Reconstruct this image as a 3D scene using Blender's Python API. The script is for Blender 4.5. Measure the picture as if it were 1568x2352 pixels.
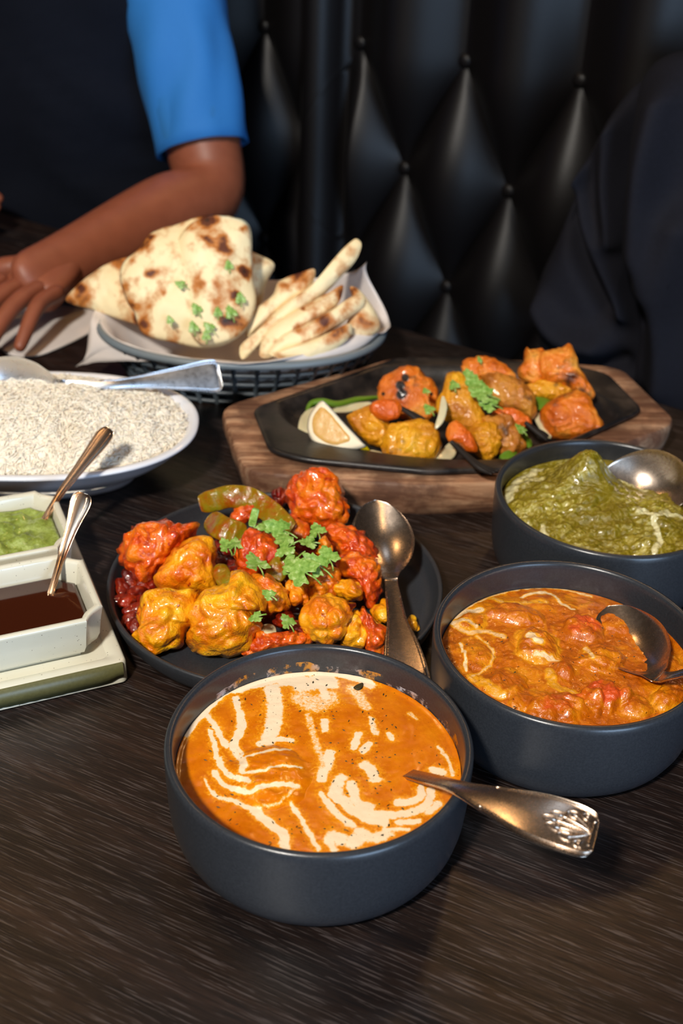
import bpy, bmesh, math, random
import numpy as np
from mathutils import Vector, Matrix, noise as mnoise

for o in list(bpy.data.objects):
    bpy.data.objects.remove(o, do_unlink=True)
SC = bpy.context.scene
COL = SC.collection
random.seed(7)
RNG = np.random.default_rng(7)

# ------------------------------------------------------------------ camera
CAM_H, PITCH, ROLL, FPX = 0.497, 0.5608, 0.0407, 2800.8
CW, CH = 1568, 2352
_f = np.array([0, math.cos(PITCH), -math.sin(PITCH)])
_r0 = np.array([1.0, 0, 0])
_u0 = np.cross(_r0, _f)
_r = math.cos(ROLL) * _r0 + math.sin(ROLL) * _u0
_u = -math.sin(ROLL) * _r0 + math.cos(ROLL) * _u0
CAM_O = np.array([0, 0, CAM_H])
cam_d = bpy.data.cameras.new('camera')
cam = bpy.data.objects.new('camera', cam_d)
COL.objects.link(cam)
cam.matrix_world = Matrix(((_r[0], _u[0], -_f[0], 0), (_r[1], _u[1], -_f[1], 0), (_r[2], _u[2], -_f[2], CAM_H), (0, 0, 0, 1)))
cam_d.sensor_fit = 'VERTICAL'
cam_d.sensor_height = 36.0
cam_d.sensor_width = 24.0
cam_d.lens = FPX * 36.0 / CH
cam_d.clip_start = 0.01
cam_d.dof.use_dof = True
cam_d.dof.focus_distance = 0.70
cam_d.dof.aperture_fstop = 8.0
SC.camera = cam

# ------------------------------------------------------------------ light, exposure
SC.view_settings.view_transform = 'Standard'
SC.view_settings.look = 'None'
SC.view_settings.exposure = 0.0
SC.view_settings.gamma = 1.0
SC.view_settings.use_curve_mapping = False
world = bpy.data.worlds.new('world')
SC.world = world
world.use_nodes = True
_bg = world.node_tree.nodes['Background']
_bg.inputs[0].default_value = (0.55, 0.40, 0.30, 1)
_bg.inputs[1].default_value = 0.045


def lamp(name, kind, loc, target, power, color, size=0.1, size_y=None):
    d = bpy.data.lights.new(name, kind)
    d.energy = power
    d.color = color
    if kind == 'AREA':
        d.shape = 'RECTANGLE' if size_y else 'DISK'
        d.size = size
        if size_y:
            d.size_y = size_y
    else:
        d.shadow_soft_size = size
    o = bpy.data.objects.new(name, d)
    COL.objects.link(o)
    o.location = loc
    v = Vector(target) - Vector(loc)
    o.rotation_euler = v.to_track_quat('-Z', 'Y').to_euler()
    o['kind'] = 'helper'
    return o


lamp('key_light', 'AREA', (-0.62, -0.85, 1.75), (0.0, 0.75, 0.0), 66, (1.0, 0.94, 0.85), 0.22)
lamp('window_light', 'AREA', (1.35, -1.5, 0.25), (0.1, 1.0, 0.0), 62, (0.48, 0.70, 1.0), 1.1, 1.7)
lamp('ceiling_lamp', 'POINT', (0.55, 2.0, 1.5), (0, 1, 0), 12, (1.0, 0.55, 0.22), 0.09)
lamp('ceiling_lamp_two', 'POINT', (-0.75, 1.3, 1.5), (0, 1, 0), 9, (1.0, 0.58, 0.25), 0.09)
lamp('ceiling_lamp_three', 'POINT', (0.0, 0.2, 1.55), (0, 1, 0), 5, (1.0, 0.62, 0.3), 0.08)

lamp('ceiling_panel', 'AREA', (-0.05, 1.75, 2.0), (-0.05, 1.2, 0.0), 0.9, (0.72, 0.84, 1.0), 0.30)

# ------------------------------------------------------------------ geometry helpers
EDGE_D = np.array([.848, -.53, 0.0])           # along the far table edge
EDGE_N = np.array([-.53, -.848, 0.0])          # from the booth towards the viewer
UP = np.array([0, 0, 1.0])


def ray(px, py):
    return _f + _r * (px - CW / 2) / FPX - _u * (py - CH / 2) / FPX


def P(px, py, z):
    d = ray(px, py)
    return CAM_O + d * ((z - CAM_H) / d[2])


def PP(px, py, p0, n):
    d = ray(px, py)
    n = np.asarray(n, float)
    return CAM_O + d * (((np.asarray(p0) - CAM_O) @ n) / (d @ n))


def depth(p):
    return float((np.asarray(p) - CAM_O) @ _f)


def m_per_px(p):
    return depth(p) / FPX


WLOC = {}


def link_mesh(name, verts, faces, mat, parent=None, smooth=True, origin=None, attrs=None, sharp=None):
    verts = np.asarray(verts, float)
    if parent is not None:
        off = WLOC[parent.name]
    elif origin is not None:
        off = np.asarray(origin, float)
    else:
        mn, mx = verts.min(0), verts.max(0)
        off = np.array([(mn[0] + mx[0]) / 2, (mn[1] + mx[1]) / 2, mn[2]])
    own = off
    loc = np.zeros(3)
    if parent is None:
        loc = off
    me = bpy.data.meshes.new(name)
    me.from_pydata((verts - off).tolist(), [], [tuple(int(i) for i in f) for f in faces])
    me.validate()
    if smooth:
        me.polygons.foreach_set('use_smooth', [True] * len(me.polygons))
    if sharp is not None:
        me.set_sharp_from_angle(angle=math.radians(sharp))
    if attrs:
        for k, v in attrs.items():
            a = me.attributes.new(k, 'FLOAT', 'POINT')
            a.data.foreach_set('value', np.asarray(v, np.float32))
    me.update()
    o = bpy.data.objects.new(name, me)
    COL.objects.link(o)
    o.location = loc
    if mat is not None:
        me.materials.append(mat)
    if parent is not None:
        o.parent = parent
    WLOC[o.name] = own
    return o


def empty(name, loc):
    o = bpy.data.objects.new(name, None)
    COL.objects.link(o)
    o.location = loc
    o.empty_display_size = 0.02
    WLOC[o.name] = np.asarray(loc, float)
    return o


def tag(o, label, cat, group=None, kind=None):
    o['label'] = label
    o['category'] = cat
    if group:
        o['group'] = group
    if kind:
        o['kind'] = kind
    return o


def grid_faces(nu, nv, close_u=False, close_v=False, off=0, flip=False):
    f = []
    for i in range(nu if close_u else nu - 1):
        for j in range(nv if close_v else nv - 1):
            a = i * nv + j
            b = ((i + 1) % nu) * nv + j
            c = ((i + 1) % nu) * nv + (j + 1) % nv
            d = i * nv + (j + 1) % nv
            f.append((off + a, off + b, off + c, off + d) if not flip else (off + d, off + c, off + b, off + a))
    return f


def loft(rings, cap_start=True, cap_end=True):
    """rings: list of (N,3) closed loops -> verts, faces"""
    n = len(rings[0])
    v = np.concatenate(rings)
    f = grid_faces(len(rings), n, close_v=True, flip=True)
    if cap_start:
        f.append(tuple(range(n)))
    if cap_end:
        f.append(tuple(range((len(rings) - 1) * n + n - 1, (len(rings) - 1) * n - 1, -1)))
    return v, f


def catmull(pts, n, closed=False):
    pts = np.asarray(pts, float)
    m = len(pts)
    out = []
    if closed:
        ts = np.linspace(0, m, n, endpoint=False)
    else:
        ts = np.linspace(0, m - 1, n)
    for t in ts:
        i = int(math.floor(t))
        if not closed and i >= m - 1:
            i = m - 2
        u = t - i
        if closed:
            p0, p1, p2, p3 = pts[(i - 1) % m], pts[i % m], pts[(i + 1) % m], pts[(i + 2) % m]
        else:
            p1, p2 = pts[i], pts[i + 1]
            p0 = pts[i - 1] if i > 0 else 2 * p1 - p2
            p3 = pts[i + 2] if i + 2 < m else 2 * p2 - p1
        out.append(0.5 * ((2 * p1) + (-p0 + p2) * u + (2 * p0 - 5 * p1 + 4 * p2 - p3) * u * u + (-p0 + 3 * p1 - 3 * p2 + p3) * u ** 3))
    return np.array(out)


def unit(v):
    v = np.asarray(v, float)
    return v / (np.linalg.norm(v) + 1e-12)


def tube(path, radius, seg=8, closed=False, cap=True):
    path = np.asarray(path, float)
    n = len(path)
    rad = np.broadcast_to(np.asarray(radius, float), (n,))
    if closed:
        tan = np.roll(path, -1, 0) - np.roll(path, 1, 0)
    else:
        tan = np.gradient(path, axis=0)
    tan = tan / (np.linalg.norm(tan, axis=1)[:, None] + 1e-12)
    ref = np.array([0, 0, 1.0]) if abs(tan[0][2]) < 0.9 else np.array([1.0, 0, 0])
    a = unit(np.cross(tan[0], ref))
    rings = []
    th = np.linspace(0, 2 * np.pi, seg, endpoint=False)
    for i in range(n):
        a = unit(a - tan[i] * (a @ tan[i]))
        b = np.cross(tan[i], a)
        rings.append(path[i] + rad[i] * (np.cos(th)[:, None] * a + np.sin(th)[:, None] * b))
    v = np.concatenate(rings)
    f = grid_faces(n, seg, close_u=closed, close_v=True)
    if not closed and cap:
        f.append(tuple(range(seg - 1, -1, -1)))
        f.append(tuple(range((n - 1) * seg, n * seg)))
    return v, f


def join(parts):
    vs, fs, k = [], [], 0
    for v, f in parts:
        vs.append(np.asarray(v))
        fs += [tuple(i + k for i in q) for q in f]
        k += len(v)
    return np.concatenate(vs), fs


def lathe(profile, center, seg=96):
    """profile: list of (radius, z); closed shells end on radius 0"""
    th = np.linspace(0, 2 * np.pi, seg, endpoint=False)
    vs, fs, k = [], [], 0
    idx = []
    for (r, z) in profile:
        if r < 1e-6:
            vs.append(np.array([[center[0], center[1], center[2] + z]]))
            idx.append([k] * seg)
            k += 1
        else:
            vs.append(np.stack([center[0] + r * np.cos(th), center[1] + r * np.sin(th), np.full(seg, center[2] + z)], -1))
            idx.append(list(range(k, k + seg)))
            k += seg
    for a, b in zip(idx[:-1], idx[1:]):
        for j in range(seg):
            q = [a[j], a[(j + 1) % seg], b[(j + 1) % seg], b[j]]
            q2 = []
            for t in q:
                if t not in q2:
                    q2.append(t)
            if len(q2) > 2:
                fs.append(tuple(q2))
    return np.concatenate(vs), fs


# vectorised gradient noise -------------------------------------------------
_perm = RNG.permutation(256)
_perm = np.concatenate([_perm, _perm, _perm])
_grad = RNG.normal(size=(256, 3))
_grad /= np.linalg.norm(_grad, axis=1)[:, None]


def pn(p, scale=1.0, seed=0.0):
    p = np.asarray(p, float) * scale + np.array([seed * 17.31 + 100.5, seed * 5.77 + 100.2, seed * 11.13 + 100.9])
    i = np.floor(p).astype(int)
    f = p - i
    w = f * f * f * (f * (f * 6 - 15) + 10)
    i = i & 255
    res = 0
    for dx in (0, 1):
        for dy in (0, 1):
            for dz in (0, 1):
                h = _perm[_perm[_perm[(i[..., 0] + dx) & 255] + ((i[..., 1] + dy) & 255)] + ((i[..., 2] + dz) & 255)]
                g = _grad[h]
                d = f - np.array([dx, dy, dz])
                ww = (w[..., 0] if dx else 1 - w[..., 0]) * (w[..., 1] if dy else 1 - w[..., 1]) * (w[..., 2] if dz else 1 - w[..., 2])
                res = res + ww * (g * d).sum(-1)
    return res * 1.6


def fbm(p, scale, seed=0, octv=3, gain=.5):
    s, a, t = 0, 1, 0
    for k in range(octv):
        s = s + a * pn(p, scale * 2 ** k, seed + k * 3.1)
        t += a
        a *= gain
    return s / t


def smooth01(x):
    x = np.clip(x, 0, 1)
    return x * x * (3 - 2 * x)


_ico = {}


def ico(sub):
    if sub not in _ico:
        bm = bmesh.new()
        bmesh.ops.create_icosphere(bm, subdivisions=sub, radius=1)
        bm.verts.ensure_lookup_table()
        v = np.array([x.co[:] for x in bm.verts])
        v /= np.linalg.norm(v, axis=1)[:, None]
        f = [tuple(x.index for x in q.verts) for q in bm.faces]
        bm.free()
        _ico[sub] = (v, f)
    return _ico[sub]


def rot_xyz(rx, ry, rz):
    return np.array((Matrix.Rotation(rz, 3, 'Z') @ Matrix.Rotation(ry, 3, 'Y') @ Matrix.Rotation(rx, 3, 'X')))


def blob(center, radii, seed=0, lumps=9, lump_r=0.5, spread=0.62, rot=(0, 0, 0), rough=0.05, sub=5, rough_scale=2.2, box=0.0, flat_z=None, core=0.62):
    """A lumpy body: smooth union of a core and knobs around it."""
    d, f = ico(sub)
    rg = np.random.default_rng(1000 + seed)
    cs = [np.zeros(3)]
    rs = [core]
    for k in range(lumps):
        c = unit(rg.normal(size=3)) * spread * rg.uniform(.75, 1.1)
        cs.append(c)
        rs.append(lump_r * rg.uniform(.7, 1.15))
    d0 = d
    d = unit_rows(d + .28 * np.stack([pn(d, 1.4, seed + .3), pn(d, 1.4, seed + .6), pn(d, 1.4, seed + .9)], -1))
    ts = []
    for c, r in zip(cs, rs):
        b = d @ c
        disc = r * r - (c @ c - b * b)
        t = np.where(disc > 0, b + np.sqrt(np.maximum(disc, 0)), 0.0)
        ts.append(t)
    ts = np.stack(ts)
    kk = 22.0
    r = np.log(np.exp(kk * ts).sum(0)) / kk
    if box:
        rb = 0.95 / (np.abs(d) ** 6).sum(1) ** (1 / 6)
        r = (1 - box) * r + box * rb
    r = r * (1 + rough * fbm(d, rough_scale, seed, 4, .6) * 2)
    d = d0
    v = d * r[:, None] * np.asarray(radii)
    v = v @ rot_xyz(*rot).T + np.asarray(center)
    if flat_z is not None:
        v[:, 2] = np.maximum(v[:, 2], flat_z)
    return v, f


def slab(outline_px, p0, n, thick, rings=14, nseg=96, bump=0.0, bump_scale=40, seed=0, bend=0.0, edge=4.0, px=True, curve=None, puff=0.0):
    """A pillowy sheet whose outline is given as points on the plane (p0, n); the sheet has real thickness."""
    n = unit(n)
    pts = np.array([PP(x, y, p0, n) for x, y in outline_px]) if px else np.asarray(outline_px, float)
    loop = catmull(pts, nseg, closed=True)
    c = loop.mean(0)
    vs = []
    rho = np.concatenate([[0.0], np.linspace(1.0 / rings, 1, rings) ** 0.85])
    for side in (1, -1):
        for rr in rho[1:]:
            q = c + (loop - c) * rr
            prof = (1 - rr ** edge) ** 0.5 if rr < 1 else 0.0
            dz = fbm(q, bump_scale, seed, 3) * bump
            off = dz + side * thick * 0.5 * prof * (1 + puff * fbm(q, bump_scale * .6, seed + 5 + side, 2))
            bd = bend * (1 - rr * rr)
            q = q + n * (off + bd)[:, None] if hasattr(off, '__len__') else q + n * (off + bd)
            if curve is not None:
                q = curve(q)
            vs.append(q)
        q = c + n * (fbm(c[None], bump_scale, seed, 3)[0] * bump + side * thick * .5 + bend)
        if curve is not None:
            q = curve(q[None])[0]
        vs.append(q[None])
    v = np.concatenate(vs)
    f = []
    R = rings
    blk = R * nseg + 1
    for s, base in ((0, 0), (1, blk)):
        for i in range(R - 1):
            for j in range(nseg):
                a, b = base + i * nseg + j, base + i * nseg + (j + 1) % nseg
                e, d = base + (i + 1) * nseg + j, base + (i + 1) * nseg + (j + 1) % nseg
                f.append((a, e, d, b) if s == 0 else (b, d, e, a))
        cc = base + R * nseg
        for j in range(nseg):
            a, b = base + j, base + (j + 1) % nseg
            f.append((cc, a, b) if s == 0 else (b, a, cc))
    o1, o2 = (R - 1) * nseg, blk + (R - 1) * nseg
    for j in range(nseg):
        f.append((o1 + j, o2 + j, o2 + (j + 1) % nseg, o1 + (j + 1) % nseg))
    return v, f


LASTH = [None]


def pillow(outline_px, zbot, thick, n=(0, -.74, .67), seed=0, amp=.0016, scale=85, push=0.0, nseg=88, rings=18, keep=.0062, round_=2.2, grow=1.05):
    """An irregular solid lump: silhouette given on a plane that stands on height zbot, inflated to both sides and roughened."""
    n = unit(n)
    o = np.asarray(outline_px, float)
    o = o.mean(0) + (o - o.mean(0)) * grow
    low = o[o[:, 1].argmax()]
    p0 = P(low[0], low[1], zbot) - n * push
    pts = np.array([PP(x, y, p0, n) for x, y in o])
    loop = catmull(pts, nseg, closed=True)
    c = loop.mean(0)
    rho = np.linspace(1.0 / rings, 1, rings) ** .8
    vs = []
    for side in (1, -1):
        for rr in rho:
            q = c + (loop - c) * rr
            vs.append(q + n * (side * thick * .5 * max(0.0, 1 - rr ** round_) ** .5))
        vs.append((c + n * side * thick * .5)[None])
    v = np.concatenate(vs)
    R, f, blk = rings, [], rings * nseg + 1
    for s_, base in ((0, 0), (1, blk)):
        for i in range(R - 1):
            for j in range(nseg):
                a_, b_ = base + i * nseg + j, base + i * nseg + (j + 1) % nseg
                e_, d_ = base + (i + 1) * nseg + j, base + (i + 1) * nseg + (j + 1) % nseg
                f.append((a_, e_, d_, b_) if s_ == 0 else (b_, d_, e_, a_))
        cc = base + R * nseg
        for j in range(nseg):
            f.append((cc, base + j, base + (j + 1) % nseg) if s_ == 0 else (base + (j + 1) % nseg, base + j, cc))
    # weld the two rims
    o1, o2 = (R - 1) * nseg, blk + (R - 1) * nseg
    f = [tuple((k - o2 + o1) if o2 <= k < o2 + nseg else k for k in q) for q in f]
    dirs = v - c
    dirs /= (np.linalg.norm(dirs, axis=1)[:, None] + 1e-9)
    dirs = unit_rows(dirs + n * np.sign(((v - c) @ n))[:, None] * .8)
    w = v + np.stack([pn(v, scale * .6, seed + 9), pn(v, scale * .6, seed + 10), pn(v, scale * .6, seed + 11)], -1) * .004
    h = np.abs(pn(w, scale, seed)) * 2.4 + np.abs(pn(w, scale * 1.9, seed + 4)) * .7 + pn(w, scale * 4.3, seed + 6) * .22 - .45
    v = v + dirs * (h * amp)[:, None]
    if keep is not None:
        v[:, 2] = np.maximum(v[:, 2], keep)
    LASTH[0] = h
    used = sorted({k for q in f for k in q})
    LASTH[0] = h[used]
    rm = {k: i for i, k in enumerate(used)}
    return v[used], [tuple(rm[k] for k in q) for q in f]


def unit_rows(a):
    return a / (np.linalg.norm(a, axis=1)[:, None] + 1e-9)


def crop(pts, ox, oy, sc):
    return [(ox + x / sc, oy + y / sc) for x, y in pts]


# ------------------------------------------------------------------ material helpers
class NT:
    def __init__(self, name):
        self.m = bpy.data.materials.new(name)
        self.m.use_nodes = True
        self.t = self.m.node_tree
        self.b = self.t.nodes['Principled BSDF']

    def n(self, typ, **kw):
        x = self.t.nodes.new(typ)
        for k, v in kw.items():
            if k.startswith('_'):
                setattr(x, k[1:], v)
        for k, v in kw.items():
            if not k.startswith('_'):
                x.inputs[k.replace('__', ' ')].default_value = v
        return x

    def l(self, a, b):
        self.t.links.new(a, b)

    def coord(self, scale=(1, 1, 1), rot=(0, 0, 0), loc=(0, 0, 0), src='Object'):
        tc = self.n('ShaderNodeTexCoord')
        out = tc.outputs[src]
        if any(rot):
            m0 = self.n('ShaderNodeMapping')
            m0.inputs['Rotation'].default_value = rot
            self.l(out, m0.inputs[0])
            out = m0.outputs[0]
        mp = self.n('ShaderNodeMapping')
        mp.inputs['Scale'].default_value = scale
        mp.inputs['Location'].default_value = loc
        self.l(out, mp.inputs[0])
        return mp.outputs[0]

    def noise(self, vec, scale, detail=4, rough=.55, dist=0.0):
        x = self.n('ShaderNodeTexNoise')
        x.inputs['Scale'].default_value = scale
        x.inputs['Detail'].default_value = detail
        x.inputs['Roughness'].default_value = rough
        x.inputs['Distortion'].default_value = dist
        if vec is not None:
            self.l(vec, x.inputs['Vector'])
        return x.outputs['Fac']

    def ramp(self, fac, stops, interp='LINEAR'):
        x = self.n('ShaderNodeValToRGB')
        e = x.color_ramp.elements
        x.color_ramp.interpolation = interp
        while len(e) < len(stops):
            e.new(0.5)
        for k, (p, c) in enumerate(stops):
            e[k].position = p
            c = (c, c, c) if isinstance(c, (int, float)) else c
            e[k].color = (*c[:3], 1)
        self.l(fac, x.inputs[0])
        return x.outputs[0]

    def mix(self, fac, a, b, mode='MIX'):
        x = self.n('ShaderNodeMix')
        x.data_type = 'RGBA'
        x.blend_type = mode
        for s, v in ((0, fac), (6, a), (7, b)):
            if isinstance(v, (int, float)):
                x.inputs[s].default_value = v
            elif isinstance(v, (tuple, list)):
                x.inputs[s].default_value = (*v[:3], 1)
            else:
                self.l(v, x.inputs[s])
        return x.outputs[2]

    def math(self, op, a, b=0.0, clamp=False):
        x = self.n('ShaderNodeMath')
        x.operation = op
        x.use_clamp = clamp
        for s, v in ((0, a), (1, b)):
            if isinstance(v, (int, float)):
                x.inputs[s].default_value = v
            else:
                self.l(v, x.inputs[s])
        return x.outputs[0]

    def attr(self, name):
        x = self.n('ShaderNodeAttribute')
        x.attribute_name = name
        return x.outputs['Fac']

    def bump(self, h, strength=.3, dist=.002):
        x = self.n('ShaderNodeBump')
        x.inputs['Strength'].default_value = strength
        x.inputs['Distance'].default_value = dist
        self.l(h, x.inputs['Height'])
        self.l(x.outputs[0], self.b.inputs['Normal'])

    def set(self, **kw):
        mp = dict(base='Base Color', rough='Roughness', metal='Metallic', spec='Specular IOR Level', coat='Coat Weight', coat_rough='Coat Roughness',
                  sss='Subsurface Weight', sss_scale='Subsurface Scale', sheen='Sheen Weight', trans='Transmission Weight', ior='IOR', alpha='Alpha')
        for k, v in kw.items():
            s = self.b.inputs[mp[k]]
            if isinstance(v, (int, float)):
                s.default_value = v
            elif isinstance(v, (tuple, list)):
                s.default_value = (*v[:3], 1)
            else:
                self.l(v, s)
        return self


def srgb(r, g, b):
    def c(x):
        x /= 255
        return x / 12.92 if x <= .04045 else ((x + .055) / 1.055) ** 2.4
    return (c(r), c(g), c(b))


M = {}


def simple(name, col, rough=.5, **kw):
    t = NT(name)
    t.set(base=col, rough=rough, **kw)
    M[name] = t.m
    return t


# table laminate
t = NT('dark_wood_laminate')
GA = math.radians(25)
v1 = t.coord((2.2, 95, 1), (0, 0, GA))
v2 = t.coord((40, 1000, 1), (0, 0, GA))
v3 = t.coord((1.0, 14, 1), (0, 0, GA))
n1, n2, n3 = t.noise(v1, 1.0, 5, .65, .3), t.noise(v2, 1.0, 3, .6), t.noise(v3, 1.0, 3, .5)
c1 = t.ramp(n1, [(.30, srgb(16, 10, 9)), (.52, srgb(32, 22, 18)), (.75, srgb(50, 34, 27))])
c2 = t.mix(t.ramp(n2, [(.56, 0.0), (.63, .8)]), c1, srgb(72, 64, 62))
c3 = t.mix(t.ramp(n2, [(.36, .85), (.47, 0.0)]), c2, srgb(12, 8, 8))
c4 = t.mix(.5, c3, t.ramp(n3, [(.35, (.35, .35, .35)), (.65, (1, 1, 1))]), 'MULTIPLY')
t.set(base=c4, rough=t.ramp(n2, [(.3, .42), (.7, .30)]), spec=.45)
t.bump(t.math('ADD', n2, t.math('MULTIPLY', n1, .6)), .35, .0006)
M['table'] = t.m

# charcoal stoneware
def charcoal(name, rough=.36, stain=None):
    t = NT(name)
    v = t.coord()
    nz = t.noise(v, 900, 2)
    col = t.mix(t.ramp(nz, [(.35, 0.0), (.75, 1.0)]), srgb(40, 43, 48), srgb(50, 53, 58))
    if stain:
        z0, z1, a0, a1, rmin = stain
        sep = t.n('ShaderNodeSeparateXYZ')
        t.l(t.coord(), sep.inputs[0])
        nn = t.noise(v, 130, 4, .7)
        nl = t.noise(v, 45, 2, .5)
        zz = sep.outputs[2]
        top = t.math('ADD', z0, t.math('MULTIPLY', nl, z1))
        band = t.math('LESS_THAN', zz, top)
        ang = t.math('ARCTAN2', sep.outputs[1], sep.outputs[0])
        am = t.math('MULTIPLY', t.math('GREATER_THAN', ang, a0), t.math('LESS_THAN', ang, a1))
        rr = t.math('SQRT', t.math('ADD', t.math('MULTIPLY', sep.outputs[0], sep.outputs[0]), t.math('MULTIPLY', sep.outputs[1], sep.outputs[1])))
        inner = t.math('LESS_THAN', rr, rmin)
        mk = t.math('MULTIPLY', t.math('MULTIPLY', band, am), inner)
        mk = t.math('MULTIPLY', mk, t.ramp(nn, [(.50, 0.0), (.60, .9)]))
        col = t.mix(mk, col, t.mix(t.ramp(ang, [(.30, 0.0), (.50, 1.0)]), srgb(176, 104, 10), t.mix(t.ramp(nl, [(.45, 0.0), (.6, 1.0)]), srgb(170, 176, 186), srgb(186, 124, 40))))
    t.set(base=col, rough=rough, spec=.5)
    t.bump(nz, .06, .0004)
    M[name] = t.m


charcoal('charcoal', .29)
charcoal('charcoal_stained', .29, (0.0405, 0.016, 0.0, 2.5, .0772))
charcoal('charcoal_plate', .42)

# metal
t = NT('steel')
v = t.coord((1, 1, 1))
nz = t.noise(v, 260, 4, .6)
t.set(base=srgb(228, 227, 228), metal=1.0, rough=t.ramp(nz, [(.3, .26), (.7, .32)]))
M['steel'] = t.m
t = NT('steel_lamp_tint')
t.set(base=srgb(214, 178, 146), metal=1.0, rough=.24)  # plain steel; orange reflection of warm lamps painted into the base colour
M['steel_lamp_tint'] = t.m
t = NT('steel_worn')
v = t.coord((1, 1, 1))
nz = t.noise(v, 420, 4, .6)
t.set(base=srgb(206, 188, 172), metal=1.0, rough=t.ramp(nz, [(.3, .25), (.7, .29)]))
M['steel_worn'] = t.m

simple('white_ceramic', srgb(228, 230, 236), .12, spec=.5, coat=.3)
simple('grey_plastic', srgb(66, 74, 80), .4)
simple('grey_plastic_rim', srgb(112, 122, 128), .35)
simple('black_iron_dark', srgb(20, 19, 19), .5)
simple('wood_black', srgb(20, 16, 14), .6)

t = NT('cream_speckled_ceramic')
v = t.coord()
vo = t.n('ShaderNodeTexVoronoi')
vo.inputs['Scale'].default_value = 420
t.l(v, vo.inputs['Vector'])
sp = t.ramp(vo.outputs['Distance'], [(.10, 1.0), (.16, 0.0)])
sel = t.ramp(t.noise(v, 230, 2), [(.53, 0.0), (.58, 1.0)])
base = t.mix(t.noise(v, 30, 3), srgb(206, 202, 182), srgb(222, 220, 203))
t.set(base=t.mix(t.math('MULTIPLY', sp, sel), base, srgb(88, 78, 66)), rough=.22, coat=.3)
M['cream'] = t.m
t = NT('olive_glaze')
v = t.coord()
nz = t.noise(v, 600, 3)
t.set(base=t.mix(nz, srgb(78, 76, 44), srgb(104, 102, 64)), rough=.35)
M['olive'] = t.m
simple('chipped_edge', srgb(214, 210, 186), .4)

# wood of the sizzler board
t = NT('board_wood')
v = t.coord((6, 60, 30), (0, 0, math.radians(-4)))
n1 = t.noise(v, 1.2, 6, .7, 1.2)
n2 = t.noise(t.coord((1, 1, 1)), 28, 4, .6)
c = t.ramp(n1, [(.30, srgb(74, 46, 32)), (.45, srgb(146, 102, 74)), (.57, srgb(190, 148, 114)), (.72, srgb(222, 190, 156))])
c = t.mix(t.ramp(n2, [(.42, .75), (.62, 0.0)]), c, srgb(74, 44, 30))
t.set(base=c, rough=.62)
t.bump(n1, .4, .0015)
M['board'] = t.m

t = NT('cast_iron')
v = t.coord()
n1, n2 = t.noise(v, 40, 5, .6), t.noise(v, 260, 3)
t.set(base=t.mix(t.ramp(n1, [(.45, 0.0), (.7, 1.0)]), srgb(24, 23, 24), srgb(58, 50, 46)), rough=t.ramp(n1, [(.3, .28), (.7, .5)]), spec=.5)
t.bump(n2, .25, .0006)
M['iron'] = t.m

# leather
t = NT('black_leather')
v = t.coord()
n1 = t.noise(v, 320, 3)
t.set(base=srgb(12, 10, 11), rough=.46, spec=.28)
t.bump(n1, .12, .0008)
M['leather'] = t.m
simple('dark_wall', srgb(38, 26, 20), .8)
simple('dark_floor', srgb(40, 32, 28), .5)

# cloth, skin
t = NT('navy_cloth')
v = t.coord()
n1 = t.noise(v, 500, 2)
t.set(base=t.mix(n1, srgb(9, 12, 20), srgb(16, 20, 31)), rough=.95, spec=.12)
t.bump(n1, .2, .001)
M['navy'] = t.m
t = NT('blue_cotton')
v = t.coord()
n1 = t.noise(v, 900, 2)
t.set(base=t.mix(n1, srgb(24, 100, 172), srgb(36, 118, 190)), rough=.8)
t.bump(n1, .15, .0006)
M['blue'] = t.m
t = NT('dark_jacket_cloth')
v = t.coord()
n1 = t.noise(v, 300, 3)
t.set(base=t.mix(n1, srgb(14, 14, 20), srgb(22, 22, 31)), rough=.85, spec=.2)
M['jacket'] = t.m
t = NT('brown_skin')
v = t.coord()
n1 = t.noise(v, 60, 4)
n2 = t.noise(v, 500, 2)
t.set(base=t.mix(n1, srgb(124, 66, 44), srgb(152, 86, 60)), rough=.5, sss=.08, sss_scale=.006)
t.bump(n2, .1, .0006)
M['skin'] = t.m
simple('nail', srgb(196, 134, 112), .35)
simple('black_hair', srgb(18, 15, 14), .5)
simple('eye_white', srgb(220, 215, 208), .2)
simple('lip', srgb(120, 62, 52), .45)

# foods
t = NT('cream_curry')
v = t.coord()
n1, n2, n3 = t.noise(v, 90, 5, .65), t.noise(v, 1500, 2), t.noise(v, 420, 3, .6)
base = t.ramp(n1, [(.30, srgb(198, 98, 2)), (.55, srgb(216, 118, 3)), (.75, srgb(228, 136, 8))])
cr = t.math('ADD', t.attr('cream'), t.math('MULTIPLY', t.math('SUBTRACT', t.noise(v, 620, 4, .75), .5), 1.1))
base = t.mix(t.ramp(cr, [(.20, 0.0), (.46, .85), (.6, 1.0)]), base, srgb(242, 164, 24))
base = t.mix(t.ramp(cr, [(.46, 0.0), (.72, 1.0)]), base, srgb(246, 222, 188))
base = t.mix(t.ramp(t.noise(v, 700, 1), [(.735, 0.0), (.76, .85)]), base, srgb(70, 40, 12))
base = t.mix(t.ramp(n2, [(.68, 0.0), (.76, .5)]), base, srgb(150, 52, 4))
t.set(base=base, rough=.24, coat=.25, coat_rough=.1, spec=.5)
t.bump(t.math('ADD', n3, t.math('MULTIPLY', n2, .5)), .12, .0006)
M['curry'] = t.m

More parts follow.
